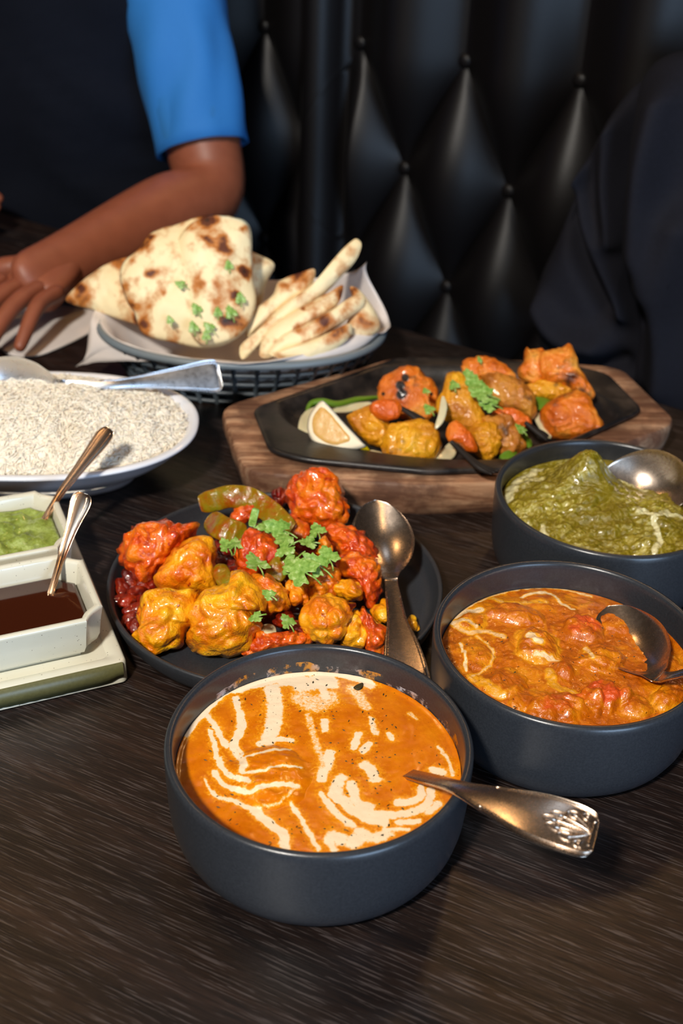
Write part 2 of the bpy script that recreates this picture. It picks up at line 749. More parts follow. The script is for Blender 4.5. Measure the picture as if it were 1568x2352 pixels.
t = NT('chunky_curry')
v = t.coord()
n1, n2, n3 = t.noise(v, 70, 5, .7, .8), t.noise(v, 1200, 2), t.noise(v, 330, 4, .65)
base = t.ramp(n1, [(.28, srgb(150, 66, 3)), (.48, srgb(194, 98, 5)), (.62, srgb(214, 126, 10)), (.78, srgb(228, 156, 22))])
cr = t.math('ADD', t.attr('cream'), t.math('MULTIPLY', t.math('SUBTRACT', n3, .5), .5))
base = t.mix(t.ramp(cr, [(.22, 0.0), (.5, .9)]), base, srgb(232, 160, 24))
base = t.mix(t.ramp(cr, [(.58, 0.0), (.85, 1.0)]), base, srgb(242, 206, 158))
rd = t.math('ADD', t.attr('red'), t.math('MULTIPLY', t.math('SUBTRACT', n3, .5), .7))
base = t.mix(t.ramp(rd, [(.46, 0.0), (.85, .8)]), base, srgb(212, 72, 30))
base = t.mix(t.ramp(t.noise(v, 520, 1), [(.73, 0.0), (.76, .85)]), base, srgb(60, 34, 12))
t.set(base=base, rough=.26, coat=.35, coat_rough=.12)
t.bump(t.math('ADD', n3, t.math('MULTIPLY', n2, .4)), .5, .0016)
M['curry_chunky'] = t.m

t = NT('spinach_curry')
v = t.coord((1, 1, 1))
vs = t.coord((1.0, 2.4, 2.4), (0, 0, math.radians(-35)))
n1, n2, n3 = t.noise(vs, 70, 6, .7, 1.5), t.noise(v, 260, 4, .7), t.noise(v, 25, 3)
base = t.ramp(n1, [(.30, srgb(92, 80, 4)), (.46, srgb(128, 112, 14)), (.55, srgb(158, 142, 48)), (.63, srgb(190, 178, 104)), (.75, srgb(222, 214, 172))])
base = t.mix(t.ramp(n3, [(.38, .7), (.6, 0.0)]), base, srgb(104, 88, 4))
cr = t.math('ADD', t.attr('cream'), t.math('MULTIPLY', t.math('SUBTRACT', n2, .5), .7))
base = t.mix(t.ramp(cr, [(.4, 0.0), (.75, .9)]), base, srgb(216, 208, 160))
t.set(base=base, rough=.28, coat=.4, coat_rough=.12)
t.bump(t.math('ADD', n2, n1), .45, .0018)
M['palak'] = t.m

t = NT('mint_chutney')
v = t.coord()
n1, n2 = t.noise(v, 120, 5, .7), t.noise(v, 500, 4, .7)
t.set(base=t.ramp(n1, [(.3, srgb(92, 104, 34)), (.5, srgb(138, 156, 66)), (.7, srgb(172, 190, 110))]), rough=.25, coat=.4)
t.bump(n2, .5, .0016)
M['mint'] = t.m
t = NT('tamarind_chutney')
v = t.coord()
t.set(base=srgb(58, 22, 8), rough=.08, coat=.5)
M['tamarind'] = t.m


def gobi(name, a, b, c, red):
    t = NT(name)
    v = t.coord()
    oi = t.n('ShaderNodeObjectInfo')
    vm = t.n('ShaderNodeVectorMath')
    vm.operation = 'ADD'
    t.l(v, vm.inputs[0])
    t.l(oi.outputs['Random'], vm.inputs[1])
    vv = vm.outputs[0]
    n1, n2, n3 = t.noise(vv, 52, 5, .65, .5), t.noise(vv, 320, 4, .65), t.noise(vv, 90, 4, .6)
    base = t.ramp(n1, [(.36, a), (.5, b), (.62, c)])
    low = t.math('SUBTRACT', n3, t.math('MULTIPLY', t.attr('relief'), .16))
    base = t.mix(t.ramp(low, [(red, 0.0), (red + .12, .85)]), base, srgb(166, 36, 4))
    base = t.mix(t.ramp(t.noise(vv, 150, 2), [(.68, 0.0), (.73, .8)]), base, srgb(150, 14, 10))
    n4 = t.noise(vv, 700, 2, .5)
    t.set(base=base, rough=.34, coat=1.0, coat_rough=.07)
    t.bump(t.math('ADD', t.math('ADD', n3, t.math('MULTIPLY', n2, .6)), t.math('MULTIPLY', n4, .3)), .6, .0026)
    M[name] = t.m


gobi('gobi_yellow', srgb(220, 116, 4), srgb(240, 160, 10), srgb(250, 190, 26), .62)
gobi('gobi_orange', srgb(210, 92, 2), srgb(232, 130, 6), srgb(244, 166, 16), .60)
gobi('gobi_red', srgb(188, 50, 2), srgb(220, 86, 4), srgb(234, 122, 10), .56)
gobi('gobi_sauce', srgb(76, 10, 2), srgb(116, 20, 3), srgb(156, 46, 6), .56)


def tikka(name, a, b, c, ch0):
    t = NT(name)
    v = t.coord()
    oi = t.n('ShaderNodeObjectInfo')
    vm = t.n('ShaderNodeVectorMath')
    vm.operation = 'ADD'
    t.l(v, vm.inputs[0])
    t.l(oi.outputs['Random'], vm.inputs[1])
    vv = vm.outputs[0]
    n1, n2, n3 = t.noise(vv, 42, 5, .65), t.noise(vv, 300, 4, .65), t.noise(vv, 55, 4, .6)
    base = t.ramp(n1, [(.3, a), (.5, b), (.7, c)])
    base = t.mix(t.ramp(n3, [(ch0, 0.0), (ch0 + .1, .7), (ch0 + .2, 1.0)]), base, srgb(40, 18, 8))
    base = t.mix(t.ramp(t.math('ADD', t.attr('char'), t.math('MULTIPLY', t.math('SUBTRACT', n3, .5), .8)), [(.35, 0.0), (.6, 1.0)]), base, srgb(20, 13, 10))
    t.set(base=base, rough=.36, coat=.3, coat_rough=.15)
    t.bump(t.math('ADD', t.math('ADD', n1, n3), t.math('MULTIPLY', n2, .9)), .75, .0028)
    M[name] = t.m


tikka('tikka_yellow', srgb(176, 98, 6), srgb(220, 146, 12), srgb(238, 178, 30), .60)
tikka('tikka_orange', srgb(184, 78, 8), srgb(224, 116, 18), srgb(242, 166, 64), .58)
tikka('tikka_brown', srgb(132, 70, 14), srgb(186, 110, 30), srgb(214, 146, 44), .55)
tikka('prawn_shell', srgb(190, 76, 6), srgb(222, 98, 8), srgb(230, 124, 24), .66)
simple('char_black', srgb(24, 16, 12), .7)

t = NT('pepper_green')
v = t.coord()
n1 = t.noise(v, 75, 5, .65)
t.set(base=t.ramp(n1, [(.35, srgb(150, 62, 2)), (.5, srgb(138, 104, 6)), (.66, srgb(118, 116, 14))]), rough=.3, coat=.35)
t.bump(t.noise(v, 220, 4), .6, .0018)
M['pepper'] = t.m
simple('pepper_fresh', srgb(92, 128, 30), .3, coat=.3)
t = NT('onion')
t.set(base=srgb(206, 196, 158), rough=.3, sss=.2, sss_scale=.004, coat=.3)
M['onion'] = t.m
t = NT('cilantro')
v = t.coord()
n1 = t.noise(v, 300, 3)
t.set(base=t.ramp(n1, [(.3, srgb(92, 134, 42)), (.55, srgb(136, 172, 80)), (.75, srgb(186, 206, 142))]), rough=.4)
M['cilantro'] = t.m
simple('lemon_rind', srgb(222, 190, 8), .35)
simple('lemon_pith', srgb(238, 222, 190), .6)
t = NT('lemon_pulp')
v = t.coord((1, 1, 1))
n1 = t.noise(v, 260, 4, .7)
t.set(base=t.mix(n1, srgb(196, 140, 62), srgb(226, 184, 112)), rough=.3, sss=.15, sss_scale=.004)
t.bump(n1, .3, .001)
M['lemon_pulp'] = t.m

t = NT('naan_bread')
v = t.coord()
oi = t.n('ShaderNodeObjectInfo')
vm = t.n('ShaderNodeVectorMath')
vm.operation = 'ADD'
t.l(v, vm.inputs[0])
t.l(oi.outputs['Random'], vm.inputs[1])
vv = vm.outputs[0]
n1, n2, n3 = t.noise(vv, 34, 5, .62, .2), t.noise(vv, 13, 3, .5), t.noise(vv, 420, 3)
base = t.mix(n2, srgb(236, 208, 152), srgb(247, 232, 190))
nb = t.math('ADD', n1, t.math('MULTIPLY', t.attr('brown'), .35))
base = t.mix(t.ramp(nb, [(.50, 0.0), (.58, .55), (.66, 1.0)]), base, srgb(186, 112, 44))
base = t.mix(t.ramp(nb, [(.66, 0.0), (.76, 1.0)]), base, srgb(92, 42, 16))
base = t.mix(t.ramp(nb, [(.84, 0.0), (.95, 1.0)]), base, srgb(34, 20, 14))
t.set(base=base, rough=.6)
t.bump(t.math('ADD', n1, t.math('MULTIPLY', n3, .15)), .4, .003)
M['naan'] = t.m
simple('naan_char', srgb(44, 26, 16), .6)

t = NT('greaseproof_paper')
v = t.coord()
n1 = t.noise(v, 20, 4)
t.set(base=t.mix(n1, srgb(206, 196, 190), srgb(226, 216, 208)), rough=.6, trans=0.0)
t.bump(n1, .3, .004)
M['paper'] = t.m
t = NT('basmati_rice')
v = t.coord()
n1 = t.noise(v, 140, 3)
t.set(base=t.mix(n1, srgb(242, 228, 204), srgb(252, 246, 234)), rough=.42, sss=.08, sss_scale=.003)
M['rice'] = t.m

# ================================================================== setting
def quad_box(c0, ax, ay, az):
    """box from a corner and three edge vectors"""
    c0, ax, ay, az = [np.asarray(q, float) for q in (c0, ax, ay, az)]
    v = np.array([c0, c0 + ax, c0 + ax + ay, c0 + ay, c0 + az, c0 + ax + az, c0 + ax + ay + az, c0 + ay + az])
    f = [(0, 3, 2, 1), (4, 5, 6, 7), (0, 1, 5, 4), (1, 2, 6, 5), (2, 3, 7, 6), (3, 0, 4, 7)]
    return v, f


def bevel_obj(o, w, seg=3):
    m = o.modifiers.new('bevel', 'BEVEL')
    m.width = w
    m.segments = seg
    m.limit_method = 'ANGLE'
    m.angle_limit = math.radians(35)
    return o


FLOOR_Z = -0.75
v, f = quad_box((-4.2, -2.6, FLOOR_Z - .05), (8.0, 0, 0), (0, 8.4, 0), (0, 0, .05))
o = link_mesh('floor', v, f, M['dark_floor'], smooth=False)
o['kind'] = 'structure'
c0 = EDGE_N * -3.2 + EDGE_D * -3.6 + UP * FLOOR_Z
v, f = quad_box(c0, EDGE_D * 5.6, -EDGE_N * .1, UP * 2.9)
o = link_mesh('wall_back', v, f, M['dark_wall'], smooth=False)
o['kind'] = 'structure'

# ---- table
TBL = empty('restaurant_table', (EDGE_N * -.58 + EDGE_D * -.55) + UP * FLOOR_Z)
tag(TBL, 'dark brown wood grain restaurant table carrying all the dishes', 'table')
v, f = quad_box(EDGE_N * -1.0 + EDGE_D * -1.55 + UP * -.035, EDGE_D * 2.0, EDGE_N * .86, UP * .035)
o = link_mesh('tabletop', v, f, M['table'], TBL, smooth=False)
bevel_obj(o, .002)
pc = EDGE_N * -.58 + EDGE_D * -.55
v, f = lathe([(0, -.035), (.12, -.035), (.12, -.045), (.04, -.05), (.04, FLOOR_Z + .03), (.06, FLOOR_Z + .025), (.30, FLOOR_Z + .012), (.30, FLOOR_Z), (0, FLOOR_Z)], (pc[0], pc[1], 0), 40)
link_mesh('pedestal', v, f[::1], M['black_iron_dark'], TBL, sharp=40)

# ---- tufted booth
BOOTH_C = -1.31
S0, SX, ZR, SZ = -.6758, .1433, .1948, .1378
SEAM = -.834
BOOTH = empty('booth_bench', EDGE_N * (BOOTH_C + .05) + EDGE_D * -.65 + UP * FLOOR_Z)
tag(BOOTH, 'black leather booth bench with a deep button tufted backrest', 'bench')


def tuft_h(s, z):
    a = (s - S0) / SX
    b = (z - ZR) / (2 * SZ)
    U, V = a + b, a - b
    dia = np.abs(np.sin(np.pi * U) * np.sin(np.pi * V)) ** .72
    chan = np.abs(np.sin(np.pi * a)) ** 1.44
    h = np.where(z > ZR, chan, dia)
    h = h * smooth01(np.abs(s - SEAM) / .030 + .05)
    roll = np.sqrt(np.clip(1 - ((s - (SEAM - .029)) / .027) ** 2, 0, 1))
    return np.maximum(h * .042, roll * .046)


def panel(s, z, nu, nv):
    h = tuft_h(s, z)
    p = EDGE_N * 1.0
    pts = EDGE_D[None] * s[:, None] + EDGE_N[None] * (BOOTH_C + h)[:, None] + UP[None] * z[:, None]
    v = pts
    f = grid_faces(nu, nv)
    return v, f


NG = 31
for i in range(-4, 4):
    # columns above and just below the top row of buttons
    a = np.linspace(0, 1, NG)
    tt = np.linspace(0, 1, 30)
    A, T = np.meshgrid(a, tt, indexing='ij')
    zl = ZR - SZ * (1 - np.abs(2 * A - 1))
    zz = zl + T * (.46 - zl)
    ss = S0 + (i + A) * SX
    if ss.min() > -.22:
        continue
    v, f = panel(ss.ravel(), zz.ravel(), NG, 30)
    link_mesh('tufted_panel', v, f, M['leather'], BOOTH)
for row in range(1, 4):
    for i in range(-4, 5):
        # diamond whose top corner is on row `row-1`
        sc = S0 + i * SX + (SX / 2 if (row - 1) % 2 else 0)
        zc = ZR - row * SZ
        if sc > -.24 or sc < -1.2:
            continue
        g = np.linspace(0, 1, NG)
        A, B_ = np.meshgrid(g, g, indexing='ij')
        # corners: top, right, bottom, left
        ss = sc + (A - B_) * SX / 2
        zz = zc + (1 - A - B_) * SZ
        v, f = panel(ss.ravel(), zz.ravel(), NG, NG)
        link_mesh('tufted_panel', v, f, M['leather'], BOOTH)
dv, df = ico(2)
for row in range(0, 4):
    for i in range(-4, 4):
        sc = S0 + i * SX + (SX / 2 if row % 2 else 0)
        zc = ZR - row * SZ
        if sc > -.22 or sc < -1.2:
            continue
        c = EDGE_D * sc + EDGE_N * (BOOTH_C + .001) + UP * zc
        q = dv * np.array([.009, .009, .009])
        q = q - EDGE_N[None] * (q @ EDGE_N)[:, None] * .5
        link_mesh('button', q + c, df, M['leather'], BOOTH)
v, f = quad_box(EDGE_D * -1.25 + EDGE_N * (BOOTH_C - .02) + UP * FLOOR_Z, EDGE_D * 1.15, -EDGE_N * .12, UP * 1.23)
o = link_mesh('back_frame', v, f, M['wood_black'], BOOTH, smooth=False)
v, f = quad_box(EDGE_D * -1.25 + EDGE_N * (BOOTH_C - .02) + UP * FLOOR_Z, EDGE_D * 1.15, EDGE_N * .40, UP * .33)
o = link_mesh('plinth', v, f, M['wood_black'], BOOTH, smooth=False)
v, f = quad_box(EDGE_D * -1.25 + EDGE_N * (BOOTH_C - .02) + UP * (FLOOR_Z + .33), EDGE_D * 1.15, EDGE_N * .43, UP * .12)
o = link_mesh('seat_cushion', v, f, M['leather'], BOOTH, smooth=True)
bevel_obj(o, .03, 5)

# ================================================================== bowls
R_B, H_B = .08, .0616
FB = np.array([-.0066, .4722])
RB = np.array([.1364, .5674])
PB = np.array([.1868, .7323])


def bowl(c, mat, label):
    ro = R_B
    prof = [(0, .0012), (.060, .0012), (.0615, 0.0), (.0655, .0), (.0700, .0022), (.0740, .0065), (.0768, .0125), (.0784, .020), (.0792, .030),
            (.0798, .045), (.0800, .0565), (.0799, .0595), (.0790, .0612), (.0775, .0616), (.0762, .0611), (.0754, .0596), (.0752, .057), (.0750, .045),
            (.0742, .028), (.0725, .017), (.0690, .0098), (.060, .006), (.03, .0055), (0, .0055)]
    v, f = lathe(prof, (c[0], c[1], 0), 128)
    o = link_mesh('stoneware_bowl', v, [q for q in f], M[mat], origin=(c[0], c[1], 0))
    return tag(o, label, 'bowl', 'dark stoneware curry bowls')


bowl(FB, 'charcoal_stained', 'dark charcoal stoneware bowl in front, holding orange curry with cream swirls')
bowl(RB, 'charcoal', 'dark charcoal stoneware bowl of chunky red pepper curry, middle of three bowls')
bowl(PB, 'charcoal', 'dark charcoal stoneware bowl of green spinach curry, farthest of three bowls')


# ---- curry surfaces
def seg_dist(q, poly):
    """distance of points q (N,2) to polyline poly (M,2)"""
    best = np.full(len(q), 1e9)
    for a, b in zip(poly[:-1], poly[1:]):
        ab = b - a
        t = np.clip(((q - a) @ ab) / (ab @ ab + 1e-15), 0, 1)
        d = np.hypot(*(q - (a + t[:, None] * ab)).T)
        best = np.minimum(best, d)
    return best


def disc(c, rad, z, nr=150, na=380):
    th = np.linspace(0, 2 * np.pi, na, endpoint=False)
    rr = np.sqrt(np.linspace(0, 1, nr + 1)[1:]) * rad
    A, Rr = np.meshgrid(th, rr)
    v = np.stack([c[0] + Rr * np.cos(A), c[1] + Rr * np.sin(A), np.full(A.shape, z)], -1).reshape(-1, 3)
    v = np.concatenate([v, [[c[0], c[1], z]]])
    f = []
    for i in range(nr - 1):
        for j in range(na):
            f.append((i * na + j, (i + 1) * na + j, (i + 1) * na + (j + 1) % na, i * na + (j + 1) % na))
    k = nr * na
    for j in range(na):
        f.append((k, j, (j + 1) % na))
    return v, f


def close_disc(v, f, c, rad, na=380, nr=150, zbot=.0075):
    """give the food a rounded underside so that it is a body that fills its bowl"""
    th = np.linspace(0, 2 * np.pi, na, endpoint=False)
    base = (nr - 1) * na
    k = len(v)
    ring = np.stack([c[0] + rad * .86 * np.cos(th), c[1] + rad * .86 * np.sin(th), np.full(na, zbot)], -1)
    v = np.concatenate([v, ring, [[c[0], c[1], zbot]]])
    for j in range(na):
        f.append((base + j, k + j, k + (j + 1) % na, base + (j + 1) % na))
        f.append((k + na, k + (j + 1) % na, k + j))
    return v, f


ZC1 = .0434


def crop_poly(pts, ox, oy, sc, z):
    return np.array([P(ox + x / sc, oy + y / sc, z)[:2] for x, y in pts])


v, f = disc(FB, .0747, ZC1)
q = v[:, :2].copy()
v3 = np.c_[q, np.zeros(len(q))]
warp = np.stack([pn(v3, 260, 1), pn(v3, 260, 2)], -1) * .0009 + np.stack([pn(v3, 70, 3), pn(v3, 70, 4)], -1) * .0010
qw = q + warp
PXM = .000226   # metres per photograph pixel on this surface
cream = np.zeros(len(q))
L1, L2, L3, L4 = (360, 1460, 3.92), (740, 1460, 3.92), (360, 1800, 3.92), (740, 1800, 3.92)
strokes = [
    (L1, [(430, 700), (520, 800), (580, 900), (630, 1000)], 46, 1),
    (L1, [(480, 850), (520, 980), (530, 1100)], 34, 1),
    (L1, [(560, 1110), (600, 1200), (700, 1290), (820, 1340)], 38, 1),
    (L1, [(710, 560), (745, 700), (750, 850), (690, 980)], 52, 1),
    (L1, [(690, 980), (700, 1050), (770, 1150), (770, 1260)], 46, 1),
    (L1, [(770, 700), (790, 820), (730, 990), (770, 1080)], 22, .9),
    (L1, [(800, 1110), (1000, 1060), (1200, 1030)], 28, .8),
    (L1, [(780, 1270), (950, 1260), (1100, 1210), (1300, 1210)], 24, .8),
    (L1, [(520, 1230), (600, 1330), (700, 1390), (840, 1430), (1000, 1380), (1260, 1370)], 38, .95),
    (L1, [(430, 1280), (530, 1440), (650, 1470)], 24, .7),
    (L1, [(270, 900), (330, 790), (430, 690), (560, 570), (700, 480), (1000, 385), (1300, 345), (1568, 345)], 44, 1),
    (L1, [(700, 500), (1000, 420), (1290, 370)], 60, 1),
    (L1, [(1040, 480), (1060, 600), (1050, 800), (1000, 940)], 110, 1),
    (L1, [(920, 970), (1060, 940), (1200, 945)], 50, .9),
    (L1, [(1290, 450), (1450, 440), (1568, 430)], 130, .95),
    (L1, [(1300, 560), (1420, 620), (1540, 560)], 190, .62),
    (L1, [(1130, 420), (1330, 400), (1560, 380)], 90, .9),
    (L1, [(1360, 720), (1400, 860), (1440, 1000), (1480, 1080)], 60, .6),
    (L1, [(1500, 760), (1520, 850)], 50, .9),
    (L1, [(1560, 1050), (1530, 1170), (1480, 1250)], 70, .95),
    (L3, [(500, 60), (550, 120), (680, 150), (880, 240)], 34, .9),
    (L3, [(880, 240), (1000, 350), (1140, 460), (1150, 560)], 64, 1),
    (L3, [(1210, 190), (1300, 320), (1400, 480), (1450, 590)], 36, .85),
    (L3, [(960, 220), (1100, 190), (1240, 60)], 26, .6),
    (L3, [(1480, 90), (1568, 200)], 50, .9),
    (L2, [(0, 340), (180, 350), (330, 380), (420, 440)], 90, 1),
    (L2, [(0, 480), (20, 560)], 70, .9),
    (L2, [(260, 470), (340, 560), (400, 640)], 90, .62),
    (L2, [(0, 760), (30, 850)], 50, .9),
    (L2, [(60, 1040), (20, 1160), (0, 1290)], 70, .95),
    (L2, [(330, 900), (290, 1010)], 56, 1),
    (L2, [(420, 980), (380, 1040)], 56, 1),
    (L2, [(440, 740), (470, 880)], 50, .75),
    (L2, [(600, 890), (620, 940)], 40, .85),
    (L2, [(390, 1170), (440, 1210), (470, 1290)], 80, 1),
    (L2, [(170, 1290), (130, 1420), (220, 1500)], 80, .95),
    (L2, [(270, 1340), (300, 1490), (420, 1540)], 70, .95),
    (L2, [(890, 1360), (880, 1440), (800, 1490), (680, 1500)], 54, 1),
    (L2, [(1000, 1210), (1080, 1230)], 64, 1),
    (L2, [(1060, 1010), (1140, 1130), (1175, 1260)], 34, .7),
    (L2, [(790, 700), (850, 750)], 34, .6),
    (L4, [(110, 100), (200, 180), (320, 260), (420, 320), (560, 345)], 74, 1),
    (L4, [(280, 90), (320, 180), (480, 275), (700, 275), (880, 225), (960, 150), (980, 60)], 62, 1),
    (L4, [(690, 345), (860, 330)], 44, 1),
    (L4, [(960, 250), (1040, 190)], 60, .95),
    (L4, [(30, 160), (150, 290), (280, 380)], 60, .95),
    (L4, [(40, 500), (110, 590)], 50, .9),
    (L4, [(110, 480), (170, 500)], 100, .95),
    (L4, [(280, 540), (330, 490)], 100, .95),
    (L4, [(350, 440), (430, 480), (540, 470), (580, 440)], 90, .85),
    (L4, [(560, 400), (760, 410)], 34, .8),
]
for (ox, oy, sc), pts, w, a in strokes:
    pl = catmull(crop_poly(pts, ox, oy, sc, ZC1), max(8, 6 * len(pts)))
    d = seg_dist(qw, pl)
    hw = w / sc * PXM * .5 * 1.2
    cream = np.maximum(cream, a * smooth01(1.25 - d / (hw * 1.6)))
    cream = np.maximum(cream, .46 * a * np.exp(-(d / (hw * 2.2 + .0014)) ** 2))
# piece of chicken that lifts the surface
cc = P(626, 1782, ZC1)[:2]
loc = (q - cc) @ np.array([[math.cos(.35), -math.sin(.35)], [math.sin(.35), math.cos(.35)]])
rr = np.hypot(loc[:, 0] / .0215, loc[:, 1] / .0235)
rr = rr + .16 * pn(v3, 60, 77) + .08 * pn(v3, 150, 78)
v[:, 2] += .0036 * np.clip(1 - rr ** 2, 0, 1) ** .7 * (1 + .35 * fbm(v3, 140, 79, 2))
cc2 = P(560, 1925, ZC1)[:2]
v[:, 2] += .0012 * np.exp(-((q - cc2) ** 2).sum(1) / .007 ** 2)
v[:, 2] += .00035 * fbm(v3, 120, 5, 3)
rad = np.hypot(*(q - FB).T)
v[:, 2] += .0008 * smooth01((rad - .0715) / .003)
v, f = close_disc(v, f, FB, .0747)
cream = np.concatenate([cream, np.zeros(len(v) - len(cream))])
CUR1 = link_mesh('creamy_curry', v, f, M['curry'], attrs={'cream': cream}, origin=(FB[0], FB[1], .0075))
tag(CUR1, 'smooth orange curry with white cream swirls in the front bowl', 'curry')


def flecks(parent, c, rad, z, n, seed, zf=None):
    rg = np.random.default_rng(seed)
    vs, fs = [], []
    for k in range(n):
        a, r_ = rg.uniform(0, 6.283), rad * math.sqrt(rg.uniform(0, 1))
        p = np.array([c[0] + r_ * math.cos(a), c[1] + r_ * math.sin(a)])
        zz = z if zf is None else zf(p)
        l, w_ = rg.uniform(.0004, .0016), rg.uniform(.00025, .0006)
        b = rg.uniform(0, 6.283)
        e1 = np.array([math.cos(b), math.sin(b), 0]) * l
        e2 = np.array([-math.sin(b), math.cos(b), 0]) * w_
        p3 = np.array([p[0], p[1], zz + .00012])
        k0 = len(vs)
        vs += [p3 - e1, p3 - e2 * .9, p3 + e1 * .8 + e2 * .2, p3 + e2, p3 + np.array([0, 0, .0004])]
        fs += [(k0, k0 + 1, k0 + 4), (k0 + 1, k0 + 2, k0 + 4), (k0 + 2, k0 + 3, k0 + 4), (k0 + 3, k0, k0 + 4)]
    o = link_mesh('herb_flecks', np.array(vs), fs, M['herb'], parent, smooth=False)
    o['kind'] = 'stuff'
    return o


simple('herb', srgb(58, 48, 16), .6)
flecks(CUR1, FB + np.array([0.0, 0.0]), .069, ZC1 + .0003, 150, 11)
v, f = slab([(812, 1578), (820, 1572), (833, 1568), (832, 1579), (822, 1585), (813, 1582)], P(822, 1577, ZC1 + .0009), (0, 0, 1), .0008, rings=3, nseg=20)
link_mesh('herb_leaf', v, f, M['herb'], CUR1)

# ---- chunky curry
ZC2 = .0425
v, f = disc(RB, .0744, ZC2)
q = v[:, :2].copy()
v3 = np.c_[q, np.zeros(len(q))]
dz = .0028 * fbm(v3, 45, 7, 4, .6) + .0010 * fbm(v3, 160, 9, 3)
red = np.zeros(len(q))
cream = np.zeros(len(q))
lumps = [  # px, py, length px, width px, angle, height, red, cream
    (1185, 1400, 62, 26, .15, .006, .55, .25), (1345, 1432, 46, 32, .3, .009, 1.0, .1), (1235, 1468, 50, 42, .2, .009, .35, .55),
    (1385, 1502, 58, 30, -.2, .006, .4, .3), (1155, 1560, 60, 34, -.3, .005, .15, .3), (1300, 1612, 90, 30, -.1, .008, .75, .1),
    (1390, 1585, 60, 34, -.25, .010, .95, .05), (1298, 1530, 22, 18, .2, .006, .6, .1), (1215, 1600, 52, 26, -.1, .004, .2, .35),
    (1100, 1500, 36, 30, 0, .003, .1, .1), (1460, 1610, 40, 26, -.4, .006, .5, .4), (1540, 1590, 50, 24, -.5, .008, .35, .5),
    (1420, 1420, 40, 26, .4, .004, .1, .2), (1080, 1420, 40, 22, -.3, .003, .0, .5), (1530, 1500, 30, 40, .2, .002, .0, .0)]
for k, (px, py, L, W, an, h, rd, cr) in enumerate(lumps):
    c = P(px, py, ZC2 + h * .6)[:2]
    ex = P(px + 10 * math.cos(an), py + 10 * math.sin(an), ZC2)[:2] - P(px, py, ZC2)[:2]
    ex = ex / np.hypot(*ex)
    ey = np.array([-ex[1], ex[0]])
    mp = m_per_px(np.array([c[0], c[1], ZC2]))
    a_ = (q - c) @ ex / (L * mp)
    b_ = (q - c) @ ey / (W * mp * 1.5)
    rr = np.sqrt(a_ ** 2 + b_ ** 2) + .22 * pn(v3, 130, 20 + k)
    bumpv = np.clip(1 - rr ** 2.5, 0, 1) ** .6
    dz += .72 * h * bumpv * (1 + .5 * fbm(v3, 150, 60 + k, 3))
    red = np.maximum(red, rd * np.clip(bumpv * 1.2, 0, 1) * (0.75 + .6 * pn(v3, 90, 40 + k)))
    ring = np.exp(-((rr - 1.0) / .22) ** 2)
    cream = np.maximum(cream, cr * np.clip(ring * .8 + bumpv * .25, 0, 1))
C5 = (960, 1260, 3.92)
qw = q + np.stack([pn(v3, 260, 1), pn(v3, 260, 2)], -1) * .0010
for pts, w, a in [([(330, 680), (450, 740), (600, 720), (760, 780)], 60, .75), ([(380, 850), (420, 960), (430, 1080)], 30, .95),
                  ([(530, 770), (650, 870), (680, 940), (640, 1040), (500, 1130)], 32, .7), ([(330, 600), (430, 560), (560, 540)], 70, 1.0),
                  ([(310, 660), (420, 650), (520, 690)], 60, .8), ([(480, 1140), (620, 1240), (740, 1330)], 90, .6),
                  ([(930, 420), (1100, 390), (1200, 400), (1290, 490), (1400, 540)], 36, .9), ([(640, 430), (800, 480), (1000, 470), (1150, 480)], 60, .6),
                  ([(300, 640), (480, 500), (720, 400), (960, 350), (1250, 345), (1560, 420)], 26, .75), ([(1180, 1100), (1230, 1220), (1400, 1290)], 90, .6),
                  ([(1000, 830), (1080, 890)], 80, 1.1), ([(1050, 980), (1240, 1000)], 40, 1.0), ([(1500, 900), (1568, 1010)], 40, .8)]:
    pl = catmull(crop_poly(pts, *C5, ZC2 + .001), max(8, 6 * len(pts)))
    d = seg_dist(qw, pl)
    cream = np.maximum(cream, a * smooth01(1.25 - d / (w / 3.92 * .00026 * .5 * 1.6)))
rad = np.hypot(*(q - RB).T)
# scooped hollow beside the spoon, where the wall of the bowl shows
hc = P(1545, 1450, ZC2)[:2]
hol = np.exp(-((q - hc) ** 2).sum(1) / .020 ** 2)
dz -= .010 * hol
v[:, 2] += dz * smooth01((.0744 - rad) / .006 + .1)
v, f = close_disc(v, f, RB, .0744)
ex = len(v) - len(cream)
cream, red = np.concatenate([cream, np.zeros(ex)]), np.concatenate([red, np.zeros(ex)])
CUR2 = link_mesh('chunky_curry', v, f, M['curry_chunky'], attrs={'cream': cream, 'red': red}, origin=(RB[0], RB[1], .0075))
tag(CUR2, 'chunky orange curry with red pepper pieces in the middle bowl', 'curry')
flecks(CUR2, RB - np.array([.01, 0]), .055, ZC2 + .004, 40, 12)

# ---- spinach curry
ZC3 = .047
v, f = disc(PB, .0746, ZC3)
q = v[:, :2].copy()
v3 = np.c_[q, np.zeros(len(q))]
pk = P(1352, 1050, .075)[:2]
ridge_a, ridge_b = P(1250, 1120, .06)[:2], P(1500, 1170, .058)[:2]
dz = .030 * np.exp(-((q - pk) ** 2).sum(1) / .019 ** 2) + .011 * np.exp(-seg_dist(q, np.array([ridge_a, ridge_b])) ** 2 / .028 ** 2)
dz += .0060 * fbm(v3 * np.array([1, 1.6, 1]), 55, 31, 4, .6) + .0016 * fbm(v3, 220, 33, 3)
hc = P(1535, 1085, .05)[:2]
dz -= .012 * np.exp(-((q - hc) ** 2).sum(1) / .020 ** 2)
rad = np.hypot(*(q - PB).T)
v[:, 2] += dz * smooth01((.0746 - rad) / .010 + .12)
cream = np.zeros(len(q))
C7 = (1100, 980, 3.35)
